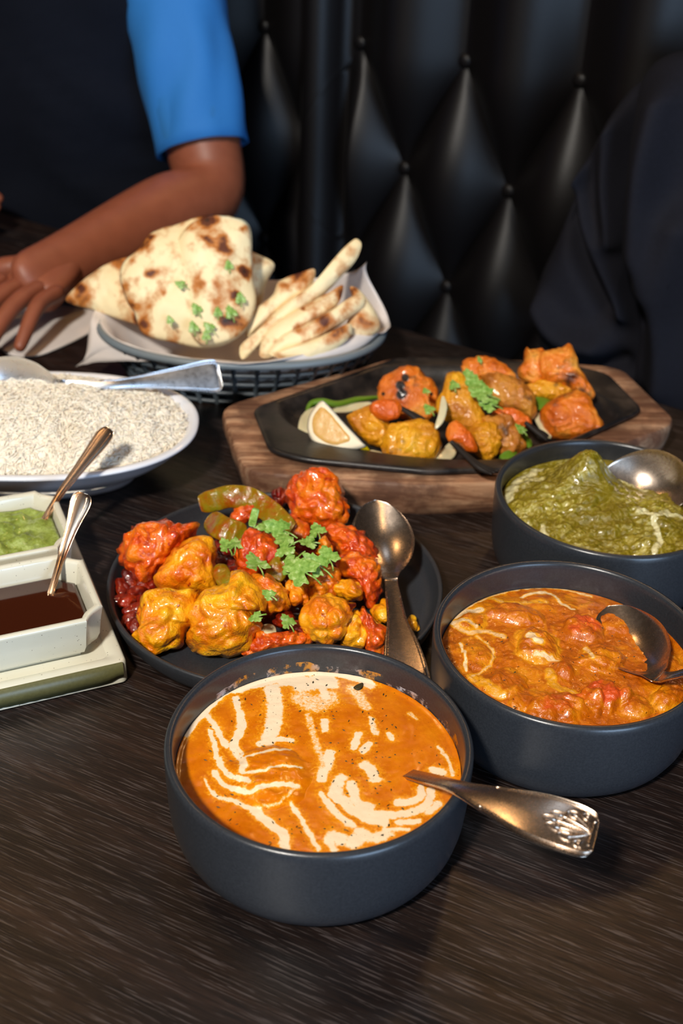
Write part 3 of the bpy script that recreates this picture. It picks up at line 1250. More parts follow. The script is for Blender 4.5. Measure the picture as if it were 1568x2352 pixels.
for pts, w, a in [([(210, 500), (280, 400), (380, 300), (470, 250)], 60, .95), ([(780, 230), (850, 280)], 110, 1.1), ([(1090, 330), (1170, 350), (1300, 400)], 60, .8),
                  ([(1230, 640), (1340, 680), (1480, 650), (1560, 680)], 40, .85), ([(1350, 690), (1390, 800), (1370, 890)], 34, 1.0),
                  ([(490, 700), (510, 800)], 34, .9), ([(330, 400), (450, 380)], 80, .7), ([(650, 850), (760, 900), (900, 930)], 40, .6)]:
    pl = catmull(crop_poly(pts, *C7, ZC3 + .010), max(8, 6 * len(pts)))
    qw = q + np.stack([pn(v3, 120, 1), pn(v3, 120, 2)], -1) * .0035
    cream = np.maximum(cream, .8 * a * smooth01(1.25 - seg_dist(qw, pl) / (w / 3.35 * .00032 * .5 * 2.2)))
v, f = close_disc(v, f, PB, .0746)
cream = np.concatenate([cream, np.zeros(len(v) - len(cream))])
CUR3 = link_mesh('spinach_curry', v, f, M['palak'], attrs={'cream': cream}, origin=(PB[0], PB[1], .0075))
tag(CUR3, 'thick green spinach curry heaped in the far bowl', 'curry')


# ================================================================== cutlery
def spoon(name, label, stations, neck, up, mat, thick=.0016, group=None, n=70, nv=17, crown=.0):
    """stations: (point, half width, sag, up or None) from bowl tip to handle end; neck: station index where the handle starts"""
    pts = np.array([s[0] for s in stations], float)
    ws = np.array([s[1] for s in stations])
    sg = np.array([s[2] for s in stations])
    k = len(stations)
    path = catmull(pts, n)
    tq = np.linspace(0, k - 1, n)
    prm = np.c_[ws, sg, np.zeros(k)]
    W = catmull(prm, n)
    W, SG = np.maximum(W[:, 0], .0004), W[:, 1]
    tan = np.gradient(path, axis=0)
    tan /= np.linalg.norm(tan, axis=1)[:, None]
    vv = np.linspace(-1, 1, nv)
    top, frames = [], []
    ups = [np.asarray(s[3]) if len(s) > 3 else np.asarray(up) for s in stations]
    UPS = catmull(np.array(ups, float), n)
    for i in range(n):
        u_ = unit(UPS[i] - tan[i] * (UPS[i] @ tan[i]))
        sd = np.cross(tan[i], u_)
        frames.append((path[i], tan[i], sd, u_, W[i], SG[i]))
        pr = np.where(SG[i] > 0, 1 - vv ** 2, np.sqrt(np.clip(1 - vv ** 2, 0, 1)) * .8 + .2 * (1 - np.abs(vv)))
        top.append(path[i] + np.outer(vv * W[i], sd) - np.outer(SG[i] * pr, u_))
    top = np.array(top)
    split = int(round(neck / (k - 1) * (n - 1)))
    root = empty(name, path[n // 2] * np.array([1, 1, 0]) + UP * (top[..., 2].min() - thick))
    tag(root, label, 'spoon', group)

    def shell(i0, i1, nm):
        T = top[i0:i1]
        m = len(T)
        B = T - np.array([frames[i0 + a][3] for a in range(m)])[:, None, :] * thick * (1 - .35 * (np.abs(vv) ** 4))[None, :, None]
        v = np.concatenate([T.reshape(-1, 3), B.reshape(-1, 3)])
        f = grid_faces(m, nv, flip=False) + grid_faces(m, nv, off=m * nv, flip=True)
        o2 = m * nv
        for a in range(m - 1):
            f.append((a * nv, o2 + a * nv, o2 + (a + 1) * nv, (a + 1) * nv)[::-1])
            f.append((a * nv + nv - 1, (a + 1) * nv + nv - 1, o2 + (a + 1) * nv + nv - 1, o2 + a * nv + nv - 1)[::-1])
        for b in range(nv - 1):
            f.append((b, b + 1, o2 + b + 1, o2 + b)[::-1])
            e = (m - 1) * nv
            f.append((e + b, o2 + e + b, o2 + e + b + 1, e + b + 1)[::-1])
        ob = link_mesh(nm, v, f, mat, root)
        return ob
    b = shell(0, split + 1, 'spoon_bowl')
    h = shell(split, n, 'handle')

    def at(t, vq, lift=0.0):
        i = min(n - 2, max(0, int(t * (n - 1))))
        fr = t * (n - 1) - i
        j = (vq + 1) / 2 * (nv - 1)
        j0 = min(nv - 2, max(0, int(j)))
        jf = j - j0
        p = (top[i, j0] * (1 - jf) + top[i, j0 + 1] * jf) * (1 - fr) + (top[i + 1, j0] * (1 - jf) + top[i + 1, j0 + 1] * jf) * fr
        return p + frames[i][3] * lift
    return root, b, h, at, frames


def bowl_stations(tip, neckp, hw, sag, up):
    """five stations of an egg shaped spoon bowl between tip and neck"""
    tip, neckp = np.asarray(tip), np.asarray(neckp)
    out = []
    for t, w, s in ((0, .02, .0), (.06, .42, .15), (.18, .72, .5), (.36, .96, .92), (.55, 1.0, 1.0), (.74, .82, .8), (.88, .5, .42), (1.0, .22, .06)):
        out.append((tip + (neckp - tip) * t, hw * w, sag * s, up))
    return out


UPc = unit(np.array([0, -.25, 1]))
# serving spoon of the front bowl
nk = P(985, 1788, .0505)
tip = P(830, 1735, .026)
st = bowl_stations(tip + np.array([-.012, .002, -.004]), P(925, 1772, .0415), .019, .007, UP)
st += [(P(985, 1787, .052), .0047, -.0012, UP), (P(1050, 1805, .0655), .0052, -.0014, UP), (P(1130, 1835, .0735), .0085, -.0014, UPc),
       (P(1220, 1868, .0785), .0128, -.0012, UPc), (P(1290, 1892, .0805), .0134, -.0010, UPc), (P(1335, 1908, .0805), .0128, -.0008, UPc), (P(1358, 1917, .0800), .0112, -.0006, UPc), (P(1368, 1921, .0796), .0075, -.0004, UPc)]
sp1, b1, h1, at1, fr1 = spoon('serving_spoon', 'steel serving spoon with a shell handle leaning out of the front bowl', st, 7, UP, M['steel_worn'], .0024, 'serving spoons')
# shell relief on its handle end
ribs = []
for k in range(7):
    a = math.radians(-72 + 24 * k)
    base = np.array([.925, 0.0])
    tipc = base + np.array([-.135 * math.cos(a) - .01, .62 * math.sin(a)])
    pp = [at1(*(base + (tipc - base) * s), .0002) for s in np.linspace(.08, 1, 9)]
    ribs.append(tube(pp, np.linspace(.0004, .0009, 9), 8))
    # scalloped lip
    r_ = [at1(*(tipc + np.array([-.024 * math.cos(b), .14 * math.sin(b)]) @ np.eye(2)), .0002) for b in np.linspace(-2.2, 2.2, 11)]
    ribs.append(tube(r_, .0005, 6))
ribs.append(tube([at1(.930, s, .0003) for s in np.linspace(-.55, .55, 9)], .0007, 6))
v, f = join(ribs)
link_mesh('shell_emblem', v, f, M['steel_worn'], h1)
edge = []
for s in (-.86, .86):
    edge.append(tube([at1(t_, s, .0001) for t_ in np.linspace(.66, .965, 40)], .0006, 6))
v, f = join(edge)
link_mesh('handle_rim', v, f, M['steel_worn'], h1)

# spoon of the chunky curry
upb = unit(np.array([-.25, -.45, 1]))
st = bowl_stations(P(1395, 1392, .047), P(1512, 1552, .0505), .0205, .010, upb)
st += [(P(1545, 1550, .057), .0042, -.0012, UP), (P(1600, 1535, .067), .0045, -.0012, UP), (P(1680, 1515, .078), .008, -.0012, UP), (P(1790, 1490, .088), .012, -.001, UP), (P(1830, 1480, .088), .009, -.0006, UP)]
spoon('serving_spoon', 'steel serving spoon sunk in the chunky red pepper curry', st, 7, UP, M['steel_worn'], .002, 'serving spoons')

# spoon of the spinach curry
upb = unit(np.array([-.30, -.55, .8]))
st = bowl_stations(P(1378, 1100, .050), P(1602, 1118, .064), .0265, .014, upb)
st += [(P(1640, 1116, .071), .0042, -.0012, UP), (P(1700, 1100, .083), .0046, -.0012, UP), (P(1800, 1090, .094), .009, -.0012, UP), (P(1900, 1080, .102), .012, -.001, UP), (P(1930, 1078, .104), .009, -.0006, UP)]
spoon('serving_spoon', 'steel serving spoon standing in the green spinach curry', st, 7, UP, M['steel_worn'], .002, 'serving spoons')

# spoon across the cauliflower plate
upb = unit(np.array([.08, -.55, 1]))
st = bowl_stations(P(862, 1148, .050), P(897, 1328, .0285), .0215, .009, upb)
st += [(P(903, 1370, .0285), .0052, -.0008, UP), (P(912, 1425, .0300), .0066, -.0008, UP), (P(922, 1475, .0305), .0105, -.0008, UP), (P(930, 1525, .0300), .0132, -.0008, UP), (P(937, 1575, .0290), .0140, -.0006, UP), (P(940, 1600, .0285), .010, -.0004, UP)]
sp4, b4, h4, at4, fr4 = spoon('serving_spoon', 'steel serving spoon laid on the plate of saucy cauliflower', st, 7, UP, M['steel_worn'], .0018, 'serving spoons')
edge = []
for s in (-.8, .8):
    edge.append(tube([at4(t_, s, .0001) for t_ in np.linspace(.62, .95, 40)], .0005, 6))
v, f = join(edge)
link_mesh('handle_rim', v, f, M['steel_worn'], h4)

# spoon of the rice
upb = unit(np.array([-.043, -.826, .562]))
st = bowl_stations(P(-95, 890, .068), P(140, 886, .066), .0235, .010, upb)
st += [(P(250, 884, .0650), .0042, -.0012, upb), (P(330, 876, .0640), .0056, -.0012, upb), (P(420, 868, .0635), .0098, -.0008, upb), (P(470, 864, .0630), .0128, -.0007, upb), (P(496, 863, .0625), .0130, -.0006, upb), (P(506, 862, .0622), .0092, -.0004, upb)]
sp5, b5, h5, at5, fr5 = spoon('serving_spoon', 'silver serving spoon with a faceted handle buried in the white rice', st, 7, UP, M['steel'], .0022, 'serving spoons')
edge = [tube([at5(t_, -.8, .0001) for t_ in np.linspace(.6, .96, 30)] + [at5(t_, .8, .0001) for t_ in np.linspace(.96, .6, 30)], .0007, 6)]
v, f = join(edge)
link_mesh('handle_rim', v, f, M['steel'], h5)


def small_spoon(label, tipp, neckp, mid, endp, hw_end):
    upb = unit(np.array([.35, -.6, .7]))
    st = bowl_stations(tipp, neckp, .011, .004, UP)
    neckp, mid, endp = np.asarray(neckp), np.asarray(mid), np.asarray(endp)
    st += [(neckp + (mid - neckp) * .6, .0023, -.0010, upb), (mid, .0027, -.0011, upb), (mid + (endp - mid) * .45, .0042, -.0013, upb), (mid + (endp - mid) * .8, hw_end, -.0014, upb), (mid + (endp - mid) * .94, hw_end * .9, -.0012, upb), (endp, hw_end * .5, -.0008, upb)]
    root, b, h, at, fr = spoon('teaspoon', label, st, 7, UP, M['steel_lamp_tint'], .0016, 'chutney spoons')
    rd = [tube([at(t_, s, .0001) for t_ in np.linspace(.5, .93, 40)], .00040, 8) for s in (-.5, .5)]
    v, f = join(rd)
    link_mesh('handle_ridges', v, f, M['steel_lamp_tint'], h)


small_spoon('steel teaspoon standing in the green mint chutney', P(60, 1255, .026), P(94, 1203, .036), P(142, 1128, .050), P(252, 984, .080), .0058)
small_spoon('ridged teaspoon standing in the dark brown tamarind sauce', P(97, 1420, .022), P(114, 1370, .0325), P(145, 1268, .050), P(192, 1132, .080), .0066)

# ================================================================== rice dish
RC = np.array([-.243, .833])
RANG = math.radians(3)


def oval(c, a, b, z, n=128, ang=0.0, p=2.25):
    th = np.linspace(0, 2 * np.pi, n, endpoint=False)
    x = a * np.sign(np.cos(th)) * np.abs(np.cos(th)) ** (2 / p)
    y = b * np.sign(np.sin(th)) * np.abs(np.sin(th)) ** (2 / p)
    ca, sa = math.cos(ang), math.sin(ang)
    return np.stack([c[0] + x * ca - y * sa, c[1] + x * sa + y * ca, np.full(n, z)], -1)


rings = []
for (ins, z) in ((.060, .0015), (.054, .0), (.050, .0), (.0490, .003), (.0475, .006), (.038, .0125), (.024, .022), (.011, .033), (.004, .041), (.0, .0438), (.0, .0452), (.0012, .0462), (.0035, .0465),
                 (.0062, .0458), (.0085, .0435), (.018, .034), (.030, .0225), (.042, .0135), (.056, .0085), (.070, .0075)):
    rings.append(oval(RC, .129 - ins, .0885 - ins * .93, z, 128, RANG))
v, f = loft(rings)
DISH = link_mesh('oval_dish', v, f, M['white_ceramic'], origin=(RC[0], RC[1], 0))
tag(DISH, 'white glazed oval dish heaped with rice', 'dish')


def rice_h(x, y):
    ca, sa = math.cos(-RANG), math.sin(-RANG)
    dx, dy = x - RC[0], y - RC[1]
    lx, ly = dx * ca - dy * sa, dx * sa + dy * ca
    p = (np.abs(lx / .121) ** 2.25 + np.abs(ly / .081) ** 2.25)
    h = .0425 + .026 * np.clip(1 - p, -.3, 1) ** 1 + .0030 * fbm(np.stack([x, y, 0 * x], -1), 40, 51, 2)
    return h, p


rg = np.random.default_rng(5)
rv, rf = [], []
base_rings = [oval(RC, .1185 * s, .0785 * s, 0, 96, RANG) for s in np.linspace(1, .02, 26)]
for k, rr_ in enumerate(base_rings):
    h, p = rice_h(rr_[:, 0], rr_[:, 1])
    rr_[:, 2] = h - .0006
bot = oval(RC, .085, .052, .0105, 96, RANG)
v, f = loft([bot] + base_rings)
parts = [(v, f)]
NGR = 9500
xs, ys = RC[0] + rg.uniform(-.125, .13, 16000), RC[1] + rg.uniform(-.085, .085, 16000)
hh, pp_ = rice_h(xs, ys)
ok = np.where(pp_ < .97)[0][:NGR]
xs, ys, hh = xs[ok], ys[ok], hh[ok]
NGR = len(xs)
e = 1e-3
hx = (rice_h(xs + e, ys)[0] - hh) / e
hy = (rice_h(xs, ys + e)[0] - hh) / e


def nrmz(a):
    return a / np.linalg.norm(a, axis=-1, keepdims=True)


nrm = nrmz(np.stack([-hx, -hy, np.ones(NGR)], -1))
an = rg.uniform(0, 6.283, NGR)
d = np.stack([np.cos(an), np.sin(an), 0 * an], -1)
d = nrmz(d - nrm * (d * nrm).sum(-1, keepdims=True) + nrm * (rg.normal(size=NGR) * .28)[:, None])
sd = nrmz(np.cross(d, nrm))
up_ = np.cross(sd, d)
L = rg.uniform(.0036, .0060, NGR)[:, None]
r_ = rg.uniform(.00046, .00060, NGR)[:, None]
bend = (rg.normal(size=NGR) * .0007)[:, None]
c = np.stack([xs, ys, hh + rg.uniform(-.0012, .0010, NGR)], -1)
cols = [c - d * L]
for t_, rr_ in ((-.62, .85), (0, 1.0), (.62, .85)):
    cc = c + d * L * t_ + sd * bend * (1 - t_ * t_)
    for b in range(4):
        a_ = b * math.pi / 2 + .4
        cols.append(cc + (sd * math.cos(a_) + up_ * math.sin(a_)) * r_ * rr_)
cols.append(c + d * L)
gv = np.stack(cols, 1).reshape(-1, 3)
tmpl = []
for b in range(4):
    b2 = (b + 1) % 4
    tmpl.append((0, 1 + b2, 1 + b))
    for q_ in (1, 5):
        tmpl.append((q_ + b, q_ + b2, q_ + 4 + b2, q_ + 4 + b))
    tmpl.append((9 + b, 9 + b2, 13))
gf = [tuple(k + 14 * g for k in q_) for g in range(NGR) for q_ in tmpl]
parts.append((np.array(gv), gf))
v, f = join(parts)
RICE = link_mesh('basmati_rice', v, f, M['rice'], origin=(RC[0], RC[1], .0105))
tag(RICE, 'heap of long grain white rice in the white oval dish', 'rice', kind='stuff')

# ================================================================== chutney tray with two dishes
TA = math.radians(24)
TX = np.array([math.cos(TA), math.sin(TA), 0.0])      # along the front of the tray
TY = np.array([-math.sin(TA), math.cos(TA), 0.0])     # away from the viewer
TC = np.array([-.1277, .5829, 0.0])                   # front right corner at table level
TRAY_L, TRAY_D, TRAY_H = .235, .190, .0165


def tpt(x, y, z):
    """tray coordinates: x leftwards from the right edge, y away from the front, z up"""
    return TC - TX * x + TY * y + UP * z


TRAY = empty('chutney_tray', tpt(TRAY_L / 2, TRAY_D / 2, 0))
tag(TRAY, 'cream ceramic tray with an olive green front edge under two sauce dishes', 'tray')


def rrect(x0, x1, y0, y1, r, z, n=6):
    pts = []
    for (cx, cy, a0) in ((x1 - r, y1 - r, 0), (x0 + r, y1 - r, 90), (x0 + r, y0 + r, 180), (x1 - r, y0 + r, 270)):
        for k in range(n + 1):
            a = math.radians(a0 + 90 * k / n)
            pts.append(tpt(cx + r * math.cos(a), cy + r * math.sin(a), z))
    return np.array(pts)


rings = [rrect(.004, TRAY_L - .004, .002, TRAY_D - .004, .004, .0), rrect(0, TRAY_L, -.001, TRAY_D, .005, .0018), rrect(0, TRAY_L, 0.0, TRAY_D, .005, TRAY_H - .002),
         rrect(.0008, TRAY_L - .001, .0008, TRAY_D - .001, .005, TRAY_H - .0005), rrect(.002, TRAY_L - .002, .002, TRAY_D - .002, .004, TRAY_H),
         rrect(.007, TRAY_L - .007, .007, TRAY_D - .007, .004, TRAY_H - .0002), rrect(.010, TRAY_L - .010, .010, TRAY_D - .010, .004, TRAY_H - .0022)]
v, f = loft(rings)
link_mesh('tray_body', v[:, :], [q[::-1] for q in f], M['cream'], TRAY, sharp=50)
# olive glaze on the front face, chipped along its lower edge
n = 60
top_, bot_ = [], []
for k in range(n):
    x = .0030 + (TRAY_L - .006) * k / (n - 1)
    zb = .0034 + .0007 * pn(np.array([[x * 260, 0, 0]]), 1, 3)[0] + (.003 * math.exp(-(k / 1.6) ** 2) if k < 12 else 0)
    top_.append(tpt(x, -.0002, TRAY_H - .0003))
    bot_.append(tpt(x, -.0016, zb))
mid_ = [(a * .5 + b * .5) - TY * .0008 for a, b in zip(top_, bot_)]
back_ = [a + TY * .001 for a in top_]
backb = [b + TY * .001 for b in bot_]
rows = [back_, top_, mid_, bot_, backb]
v = np.concatenate([np.array(r_) for r_ in rows])
link_mesh('green_glaze_band', v, grid_faces(5, n), M['olive'], TRAY)


def octo(x0, x1, y0, y1, ch, z, conc=0.0):
    """rectangle with cut corners; sampled finely along each side"""
    c = [(x0, y0 + ch), (x0, y1 - ch), (x0 + ch, y1), (x1 - ch, y1), (x1, y1 - ch), (x1, y0 + ch), (x1 - ch, y0), (x0 + ch, y0)]
    pts = []
    for k in range(8):
        a, b = np.array(c[k]), np.array(c[(k + 1) % 8])
        m = 6 if k % 2 else 12
        for j in range(m):
            t_ = j / m
            q = a + (b - a) * t_
            if k % 2:
                cen = np.array([(x0 + x1) / 2, (y0 + y1) / 2])
                q = q + unit(cen - q) * conc * math.sin(math.pi * t_)
            pts.append(tpt(q[0], q[1], z))
    return np.array(pts)


def sauce_dish(yc, label):
    x0, x1, y0, y1 = .0080, .190, yc - .0385, yc + .0385
    zt = TRAY_H - .002

    def ring(ins, z, ch=.0125, conc=.0016):
        return octo(x0 + ins, x1 - ins, y0 + ins, y1 - ins, max(.002, ch - ins * .5), z, conc)
    k_ = .76
    rr = [ring(i_, zt + z_ * k_) for i_, z_ in ((.010, .0005), (.0085, 0), (.0080, .0040), (.0048, .0055), (.0028, .012), (.0014, .028), (.0002, .0375), (0, .0395), (.0006, .0408), (.0022, .0412), (.0038, .0405), (.0046, .0385), (.0062, .024), (.0085, .011), (.014, .0085), (.03, .008))]
    v, f = loft(rr)
    o = link_mesh('sauce_dish', v, [q[::-1] for q in f], M['cream'], sharp=48)
    tag(o, label, 'dish', 'sauce dishes on the tray')
    return x0, x1, y0, y1, zt


def sauce(name, yc, lvl, mat, label, rough):
    x0, x1, y0, y1 = .0080, .190, yc - .0385, yc + .0385
    zt = TRAY_H - .002
    ins = .0068 if lvl > .02 else .008
    loop = octo(x0 + ins, x1 - ins, y0 + ins, y1 - ins, .011, zt + lvl, .001)
    cen = loop.mean(0)
    rings = []
    for s in np.linspace(1, .02, 44):
        r_ = cen + (loop - cen) * s
        if rough:
            r_[:, 2] += (rough * (fbm(r_, 70, 61, 4, .6) * 1.5 + .25) + .003 * fbm(r_, 28, 66, 2)) * min(1, (1 - s) * 9 + .15)
        rings.append(r_)
    botr = cen + (loop - cen) * .9
    botr[:, 2] = zt + .0085
    v, f = loft([botr] + rings)
    o = link_mesh(name, v, [q[::-1] for q in f], M[mat])
    tag(o, label, 'sauce')
    return o


sauce_dish(.0490, 'cream speckled dish of dark brown tamarind sauce, nearer of two')
sauce_dish(.1330, 'cream speckled dish of green mint chutney, farther of two')
sauce('tamarind_sauce', .0490, .0185, 'tamarind', 'thin dark brown tamarind sauce in the nearer cream dish', 0)
sauce('mint_chutney', .1330, .0215, 'mint', 'chunky green mint chutney in the farther cream dish', .0065)

# ================================================================== sizzler board and platter
BC = np.array([.0864, .9031])


def poly_radius(poly, th):
    """distance from BC to the polygon along each angle"""
    poly = np.asarray(poly) - BC
    out = np.zeros(len(th))
    for k, a in enumerate(th):
        d = np.array([math.cos(a), math.sin(a)])
        best = 1e9
        for p, q in zip(poly, np.roll(poly, -1, 0)):
            e = q - p
            den = d[0] * e[1] - d[1] * e[0]
            if abs(den) < 1e-12:
                continue
            t_ = (p[0] * e[1] - p[1] * e[0]) / den
            s_ = (p[0] * d[1] - p[1] * d[0]) / den
            if t_ > 0 and -1e-9 <= s_ <= 1 + 1e-9:
                best = min(best, t_)
        out[k] = best
    return out


NA = 288
TH = np.linspace(0, 2 * np.pi, NA, endpoint=False)


def soften(r, w=3):
    k = np.ones(2 * w + 1) / (2 * w + 1)
    return np.convolve(np.concatenate([r[-w:], r, r[:w]]), k, 'valid')


half = [(-.1046, .9006), (-.0746, .7955), (.060, .7865), (.135, .797)]
board_poly = half + [tuple(2 * BC - np.array(p)) for p in half]
rb = soften(poly_radius(board_poly, TH), 3)
halfp = [(-.0762, .8900), (-.0575, .8218), (-.0295, .8090), (.0634, .7988), (.130, .808)]
plat_poly = halfp + [tuple(2 * BC - np.array(p)) for p in halfp]
rp = soften(poly_radius(plat_poly, TH), 2)


def rad_ring(r, z):
    return np.stack([BC[0] + r * np.cos(TH), BC[1] + r * np.sin(TH), np.full(NA, z) if np.isscalar(z) else z], -1)


we = 1 / np.sqrt((np.cos(TH - .03) / .142) ** 2 + (np.sin(TH - .03) / .083) ** 2)
we = np.minimum(we, rp - .006)
ER = np.sqrt(np.maximum(1e-9, rb))
BT = .030
chip = .0010 * pn(rad_ring(rb, 0), 60, 71)
rings = [rad_ring(rb - .012, 0.0), rad_ring(rb - .006 + chip, .0), rad_ring(rb - .004 + chip, .003), rad_ring(rb - .001 - chip, .016), rad_ring(rb + chip, .026), rad_ring(rb - .0012, .0290), rad_ring(rb - .0035, BT),
         rad_ring(rp - .003, BT), rad_ring(rp - .005, BT - .001), rad_ring(rp - .006, .010), rad_ring(rp * .3, .010)]
v, f = loft(rings)
o = link_mesh('serving_board', v, [q for q in f], M['board'], origin=(BC[0], BC[1], 0), sharp=40)
tag(o, 'chunky six sided wooden serving board under the black iron platter', 'board')
rings = [rad_ring(we * .3, .0155), rad_ring(we * .78, .0155), rad_ring(we * .93, .021), rad_ring(we - .001, .0305), rad_ring(rp - .004, .0305), rad_ring(rp, .0318), rad_ring(rp + .0004, .0338), rad_ring(rp - .0006, .0352), rad_ring(rp - .0025, .0356),
         rad_ring(np.maximum(we + .004, rp - .006), .0350), rad_ring(we + .003, .0350), rad_ring(we, .0340), rad_ring(we * .965, .0290), rad_ring(we * .90, .0225), rad_ring(we * .80, .0190), rad_ring(we * .3, .0180)]
v, f = loft(rings)
o = link_mesh('sizzler_platter', v, f, M['iron'], origin=(BC[0], BC[1], .0155), sharp=60)
tag(o, 'black cast iron sizzler platter set in the wooden board', 'platter')

ZP = .0180


def food(name, label, cat, group, v, f, mat, lift=True, parent=None):
    o = link_mesh(name, v, f, mat, parent)
    if parent is None:
        tag(o, label, cat, group)
    return o


def px_blob(px, py, z, wx, wy, dz, **kw):
    """a lumpy piece seen centred at a pixel, at height z, half sizes in pixels across and in metres deep/high"""
    c = P(px, py, z)
    mp = m_per_px(c)
    return blob(c, (wx * mp, wy, dz), **kw)


G = 'grilled pieces on the sizzler'


CA, CB = (660, 780, 3.92), (980, 780, 3.564)


def prawn(label, bodies, shell, tail, mats, seed):
    """curled prawn: roughened body lumps, orange shell segment, charred tail"""
    parts = [pillow(crop(ol, *cr_), zb, th_, seed=seed + k, amp=.0014, scale=115, keep=.0185, grow=1.12) for k, (ol, cr_, zb, th_) in enumerate(bodies)]
    v, f = join(parts)
    root = empty('grilled_prawn', np.array([v[:, 0].mean(), v[:, 1].mean(), v[:, 2].min()]))
    tag(root, label, 'prawn', G)
    link_mesh('body', v, f, M[mats[0]], root)
    v, f = pillow(crop(shell[0], *shell[1]), shell[2], shell[3], seed=seed + 7, amp=.0006, scale=150, keep=.0185)
    link_mesh('shell', v, f, M[mats[1]], root)
    tp = catmull(np.array([P(*p) for p in tail]), 14)
    sd = unit(np.cross(tp[-1] - tp[0], UP))
    parts = []
    for q_ in (-1, 0, 1):
        q = tp + sd[None] * (np.linspace(0, 1, 14) ** 1.5 * .0035 * q_)[:, None]
        parts.append(tube(q, np.array([.0016, .0018, .0019, .0019, .0020, .0020, .0020, .0021, .0021, .0021, .0020, .0018, .0013, .0005]), 8))
    v, f = join(parts)
    link_mesh('tail', v, f, M[mats[2]], root)


prawn('curled yellow prawn beside the lemon wedge',
      [([(560, 700), (650, 650), (760, 610), (850, 680), (900, 760), (920, 850), (850, 940), (740, 920), (660, 850), (590, 780)], CA, .022, .022),
       ([(880, 900), (930, 800), (1060, 760), (1200, 740), (1290, 780), (1340, 860), (1350, 980), (1290, 1060), (1160, 1110), (1010, 1120), (950, 1080), (890, 1010)], CA, .019, .024)],
      ([(755, 580), (850, 545), (960, 550), (1020, 590), (1000, 690), (900, 725), (820, 705), (755, 650)], CA, .044, .014),
      [(915, 934, .052), (946, 952, .049), (980, 975, .044)], ('tikka_yellow', 'prawn_shell', 'char_black'), 31)
prawn('yellow prawn with a long charred tail over the platter rim',
      [([(180, 330), (240, 290), (330, 370), (390, 480), (430, 570), (460, 650), (440, 740), (330, 740), (250, 680), (160, 640), (90, 560), (140, 440)], CB, .030, .026),
       ([(360, 740), (480, 690), (560, 720), (600, 800), (580, 900), (510, 980), (430, 940), (370, 860)], CB, .019, .022)],
      ([(165, 740), (230, 670), (310, 720), (380, 810), (410, 910), (330, 910), (260, 850), (180, 830)], CB, .036, .014),
      [(1036, 1015, .050), (1072, 1048, .047), (1102, 1072, .045), (1136, 1086, .042)], ('tikka_yellow', 'prawn_shell', 'char_black'), 41)
prawn('orange banded prawn behind the spinach bowl rim',
      [([(460, 660), (560, 630), (640, 620), (720, 690), (760, 780), (780, 880), (690, 940), (600, 920), (560, 800)], CB, .019, .022)],
      ([(540, 600), (650, 560), (750, 590), (840, 650), (840, 715), (720, 705), (620, 650)], CB, .038, .012),
      [(1205, 970, .046), (1232, 990, .041), (1258, 1006, .037)], ('tikka_brown', 'prawn_shell', 'char_black'), 51)


def chunk(label, ol, cr_, zb, th_, mat, seed, **kw):
    v, f = pillow(crop(ol, *cr_), zb, th_, seed=seed, amp=.0014, scale=105, keep=.0185, grow=1.12, **kw)
    o = link_mesh('grilled_chunk', v, f, M[mat])
    tag(o, label, 'food', G)
    return o


o = chunk('charred prawn piece with a black stripe at the back left of the sizzler', [(860, 400), (920, 340), (1040, 270), (1160, 280), (1230, 350), (1310, 420), (1330, 520), (1310, 640), (1230, 700), (1100, 700), (980, 660), (850, 560)], CA, .026, .026, 'tikka_orange', 61)
me_ = o.data
co = np.array([q_.co[:] for q_ in me_.vertices]) + WLOC[o.name]
ch_ = np.zeros(len(co))
for (cx, cy, r_) in ((922, 905, 15), (918, 885, 13), (930, 868, 10), (990, 905, 6), (880, 905, 5)):
    pr_ = CAM_O + ray(cx, cy) / np.linalg.norm(ray(cx, cy))
    dr = unit(ray(cx, cy))
    rel = co - CAM_O
    d_ = np.linalg.norm(rel - np.outer(rel @ dr, dr), axis=1)
    ch_ = np.maximum(ch_, np.exp(-(d_ / (r_ * m_per_px(co.mean(0)))) ** 2))
at_ = me_.attributes.new('char', 'FLOAT', 'POINT')
at_.data.foreach_set('value', ch_.astype(np.float32))
chunk('orange ridged slice on top of the brown grilled chunk', [(310, 210), (400, 160), (520, 160), (620, 220), (710, 310), (640, 340), (520, 320), (430, 330), (330, 300)], CB, .052, .018, 'tikka_orange', 63)
chunk('brown grilled chunk in the middle back of the sizzler', [(470, 330), (560, 300), (680, 320), (790, 380), (850, 470), (875, 560), (840, 630), (740, 590), (620, 570), (540, 490)], CB, .032, .030, 'tikka_brown', 64)
chunk('large charred orange tikka chunk at the back right of the sizzler', [(945, 130), (1080, 100), (1150, 75), (1200, 150), (1240, 260), (1300, 360), (1345, 440), (1310, 475), (1220, 440), (1100, 370), (980, 340), (940, 250)], CB, .036, .030, 'tikka_orange', 65, round_=3)
chunk('pale tipped tikka chunk behind the large charred one', [(810, 90), (850, 110), (940, 95), (970, 180), (990, 320), (900, 355), (790, 315), (755, 250), (800, 180)], CB, .044, .024, 'tikka_orange', 66, push=.006)
chunk('thin orange slice lying under the large charred tikka chunk', [(830, 390), (900, 360), (1020, 330), (1140, 390), (1180, 440), (1080, 495), (960, 485), (850, 455)], CB, .034, .018, 'tikka_yellow', 67)
chunk('square golden tikka chunk at the right of the sizzler', [(955, 590), (1060, 500), (1180, 460), (1300, 490), (1350, 600), (1415, 700), (1395, 770), (1290, 805), (1100, 805), (1020, 775), (965, 680)], CB, .020, .036, 'tikka_orange', 68, round_=3.5)


